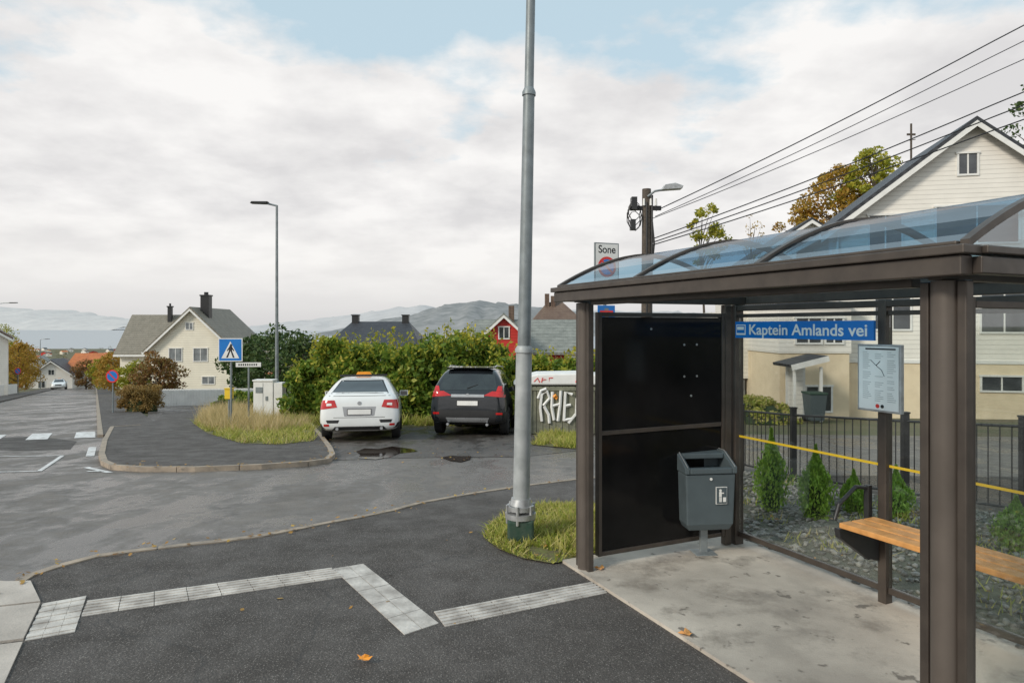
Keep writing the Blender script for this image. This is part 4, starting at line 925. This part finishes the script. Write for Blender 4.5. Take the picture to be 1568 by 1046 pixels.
for i,(u,d,h,r,m_) in enumerate(((395,48,4.4,2.2,'dkgreen'),(430,46,4.6,2.4,'dkgreen'),(462,44,4.2,2,'dkgreen'),(376,50,3.8,1.4,'dkgreen'),(172,80,4.2,2.0,'autumn'),(160,95,4.2,2.0,'ygreen'),(132,104,4.0,2.0,'rust'),(26,80,5.6,2.2,'autumn'),(40,100,6.2,2.2,'autumn'),(2,100,9,3.2,'ygreen'),(20,120,8,3,'autumn'),(115,140,5,3.0,'rust'),(85,175,6,3.2,'autumn'),(140,150,6,3,'ygreen'),(60,190,6,3,'dkgreen'),(640,75,3.6,2.2,'dkgreen'),(660,65,3.4,2.2,'hedge'),(700,60,3.6,2.4,'rust'),(480,62,3.8,2.2,'autumn'))):
    tree('garden_tree',(B(u,d),d,g(d)),h,r,.15,M[m_],.26,28,110,seed=20+i,tr=.14,cr=.32)
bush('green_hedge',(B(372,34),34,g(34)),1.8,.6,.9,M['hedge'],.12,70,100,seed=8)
tree('birch_tree',(B(1290,46),46,2.5),Z(262,46)-2.5,3.0,.4,M['autumn'],.24,60,120,seed=41,tr=.2,cr=.2)
tree('birch_tree',(B(1335,44),44,2.5),Z(228,44)-2.5,2.2,.5,M['ygreen'],.22,44,120,seed=42,tr=.2,cr=.22)
tree('birch_tree',(B(1235,48),48,2.5),Z(310,48)-2.5,2.3,.4,M['autumn'],.22,34,90,seed=44,tr=.2,cr=.2)
tree('birch_tree',(B(1082,36),36,-1.2),Z(322,36)+1.2,1.1,.72,M['ygreen'],.18,22,70,seed=43,tr=.1,cr=.26)
tree('birch_tree',(B(1152,38),38,-1.2),Z(335,38)+1.2,.7,.72,M['autumn'],.12,18,12,seed=47,tr=.09,cr=.3)
tree('tall_tree',(B(1625,34),34,2),Z(70,34)-2,2.6,.35,M['dkgreen'],.2,40,60,seed=45,tr=.2,cr=.2)
for i,(u,d) in enumerate(((1060,34),(1110,38),(1160,40))): bush('garden_shrub',(B(u,d),d,g(d)),2.4,1.5,2.5,M['ygreen'],.2,50,80,seed=70+i)
mb=MB(); cs=[];rs=[]
for i in range(460):
    d=150*(12)**random.random(); u=random.uniform(-60,520 if d>300 else 230); 
    if random.random()<.35: u=random.uniform(450,900)
    x=B(u,d); z=g(d); w=random.uniform(6,11)*(1 if d<600 else 1.5); l=random.uniform(7,12); h=random.uniform(3,5.5); r=h+random.uniform(1.8,3)
    if d<260 and abs(x-(RE(d)-3))<9: continue
    T=Matrix.Translation((x,d,z))@Matrix.Rotation(random.uniform(-.7,.7),4,'Z'); wi=random.choice([0,0,0,1,2]); ri=random.choice([3,4,4,5])
    o=len(mb.v); mb.prism([(-w/2,-2),(w/2,-2),(w/2,h),(0,r),(-w/2,h)],'y',-l/2,l/2,wi)
    for s in (-1,1): mb.prism([(0,r+.05),(s*(w/2+.4),h-.3),(s*(w/2+.4),h),(0,r+.35)],'y',-l/2-.4,l/2+.4,ri)
    for k in (-1,1):
        mb.box(k*w*.22-.6,k*w*.22+.6,-l/2-.05,-l/2-.01,1.4,2.7,6)
    for q in range(o,len(mb.v)): mb.v[q]=tuple(T@Vector(mb.v[q]))
mb.build('distant_town',[M['siding'],M['cream'],M['redw'],M['tileblk'],M['tileor'],M['tilebrn'],M['wglass']])
for i in range(900):
    d=140*(13)**random.random(); u=random.uniform(-80,900); x=B(u,d)
    if d<260 and abs(x-(RE(d)-3))<7: continue
    s=random.uniform(1.2,2.5)*(1+d/1100); cs.append((x,d,g(d)+s*.5)); rs.append(s)
M['distleaf']=leafmat('distant_foliage',[(.10,.11,.06),(.2,.2,.1),(.34,.24,.10)],0)
P=clumps(cs,rs,70); leafcloud('distant_trees',P,1.1,M['distleaf'],jit=.6,aspect=.8)
# ---------------- sea & hills
M['sea'],nt,b=nm('sea_water'); b.inputs['Base Color'].default_value=(.34,.37,.39,1); b.inputs['Roughness'].default_value=.35; b.inputs['Specular IOR Level'].default_value=.3; bump(nt,b,nz(nt,coord(nt),.05,4),.3,.5)
mb=MB(); mb.add([(-20000,1200,-58),(20000,1200,-58),(20000,39000,-58),(-20000,39000,-58)],[(0,1,2,3)]); mb.build('sea',[M['sea']])
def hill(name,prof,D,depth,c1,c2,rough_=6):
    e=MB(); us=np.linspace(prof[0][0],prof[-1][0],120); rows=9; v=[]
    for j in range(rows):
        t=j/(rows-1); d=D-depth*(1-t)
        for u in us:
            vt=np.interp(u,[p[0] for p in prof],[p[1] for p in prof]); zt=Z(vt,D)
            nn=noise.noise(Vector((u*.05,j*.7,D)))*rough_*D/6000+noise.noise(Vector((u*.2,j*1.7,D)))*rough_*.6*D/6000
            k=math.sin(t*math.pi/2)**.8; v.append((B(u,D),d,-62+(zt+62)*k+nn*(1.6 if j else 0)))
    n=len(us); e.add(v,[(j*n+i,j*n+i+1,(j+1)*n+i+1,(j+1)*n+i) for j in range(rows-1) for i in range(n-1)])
    m=pm(name+'_mat',c1,c2,.0018*6000/D*6,1,spec=0); return e.build(name,[m],smooth=True)  # distance haze is painted in as pale base colours per hill layer
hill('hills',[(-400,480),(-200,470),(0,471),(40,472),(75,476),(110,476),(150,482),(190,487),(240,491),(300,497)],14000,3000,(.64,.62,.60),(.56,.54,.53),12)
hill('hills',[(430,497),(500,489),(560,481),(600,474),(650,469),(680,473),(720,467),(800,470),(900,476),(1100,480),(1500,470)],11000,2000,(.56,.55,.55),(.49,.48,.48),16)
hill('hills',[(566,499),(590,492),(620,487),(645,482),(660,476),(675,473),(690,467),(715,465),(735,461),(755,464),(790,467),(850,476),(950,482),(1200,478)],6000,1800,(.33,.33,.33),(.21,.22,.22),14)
mb=MB()
for i in range(260):
    u=random.gauss(690,40); d=random.uniform(4200,5000); x=B(u,d); s=random.uniform(10,22); z=-58+ (d-4200)*.05+random.uniform(0,15); mb.box(x-s/2,x+s/2,d,d+s,z,z+random.uniform(6,14),random.choice([0,0,1]))
mb.build('far_shore_buildings',[M['white'],M['plaster']])
# ---------------- world, sun, camera
sc=bpy.context.scene; w=bpy.data.worlds.new('World'); sc.world=w; w.use_nodes=True; nt=w.node_tree; bg=nt.nodes['Background']
el=math.radians(32); az=math.radians(230)
sk=nt.nodes.new('ShaderNodeTexSky'); sk.sky_type='NISHITA'; sk.sun_disc=False; sk.sun_elevation=el; sk.sun_rotation=az
tc=nt.nodes.new('ShaderNodeTexCoord'); sp=nt.nodes.new('ShaderNodeSeparateXYZ'); nt.links.new(tc.outputs['Generated'],sp.inputs[0])
zc=mth(nt,'MAXIMUM',sp.outputs[2],0.0); den=mth(nt,'ADD',zc,.22)
cb=nt.nodes.new('ShaderNodeCombineXYZ'); nt.links.new(mth(nt,'DIVIDE',sp.outputs[0],den),cb.inputs[0]); nt.links.new(mth(nt,'DIVIDE',sp.outputs[1],den),cb.inputs[1])
n1=nz(nt,cb.outputs[0],1.5,9,.55); n2=nz(nt,cb.outputs[0],2.2,8,.55)
q=mth(nt,'SUBTRACT',n1,mth(nt,'MULTIPLY',mth(nt,'SUBTRACT',zc,.29),.9))
mask=ramp(nt,q,.37,.46,(0,0,0),(1,1,1))
hz=ramp(nt,zc,.18,.32,(1,1,1),(0,0,0)); mask=mth(nt,'MAXIMUM',mask,hz)
cloud=ramp(nt,n2,.36,.60,(7.3,7.2,7.25),(9.6,9.45,9.3))
hcol=ramp(nt,zc,.0,.09,(6.8,6.7,6.7),(9.3,9.1,8.8)); hf=ramp(nt,zc,.02,.16,(1,1,1),(0,0,0))
cloud=mixc(nt,hf,cloud,hcol)
sky=mixc(nt,.8,sk.outputs[0],(6.2,7.9,8.8))
nt.links.new(mixc(nt,mask,sky,cloud),bg.inputs[0]); bg.inputs[1].default_value=.1
sd=bpy.data.lights.new('sun','SUN'); sd.energy=2.3; sd.angle=math.radians(12); sd.color=(1,.92,.80)
so=bpy.data.objects.new('sun',sd); sc.collection.objects.link(so)
sv=Vector((math.sin(az)*math.cos(el),math.cos(az)*math.cos(el),math.sin(el))); so.rotation_euler=sv.to_track_quat('Z','Y').to_euler()
cd=bpy.data.cameras.new('camera'); cd.lens=24; cd.sensor_width=36; cd.shift_y=-23/1568; cd.clip_end=80000; cd.clip_start=.05
co=bpy.data.objects.new('camera',cd); sc.collection.objects.link(co); co.location=(0,0,EYE); co.rotation_euler=(math.radians(90),0,0); sc.camera=co
sc.view_settings.view_transform='Standard'; sc.view_settings.look='None'; sc.view_settings.exposure=0
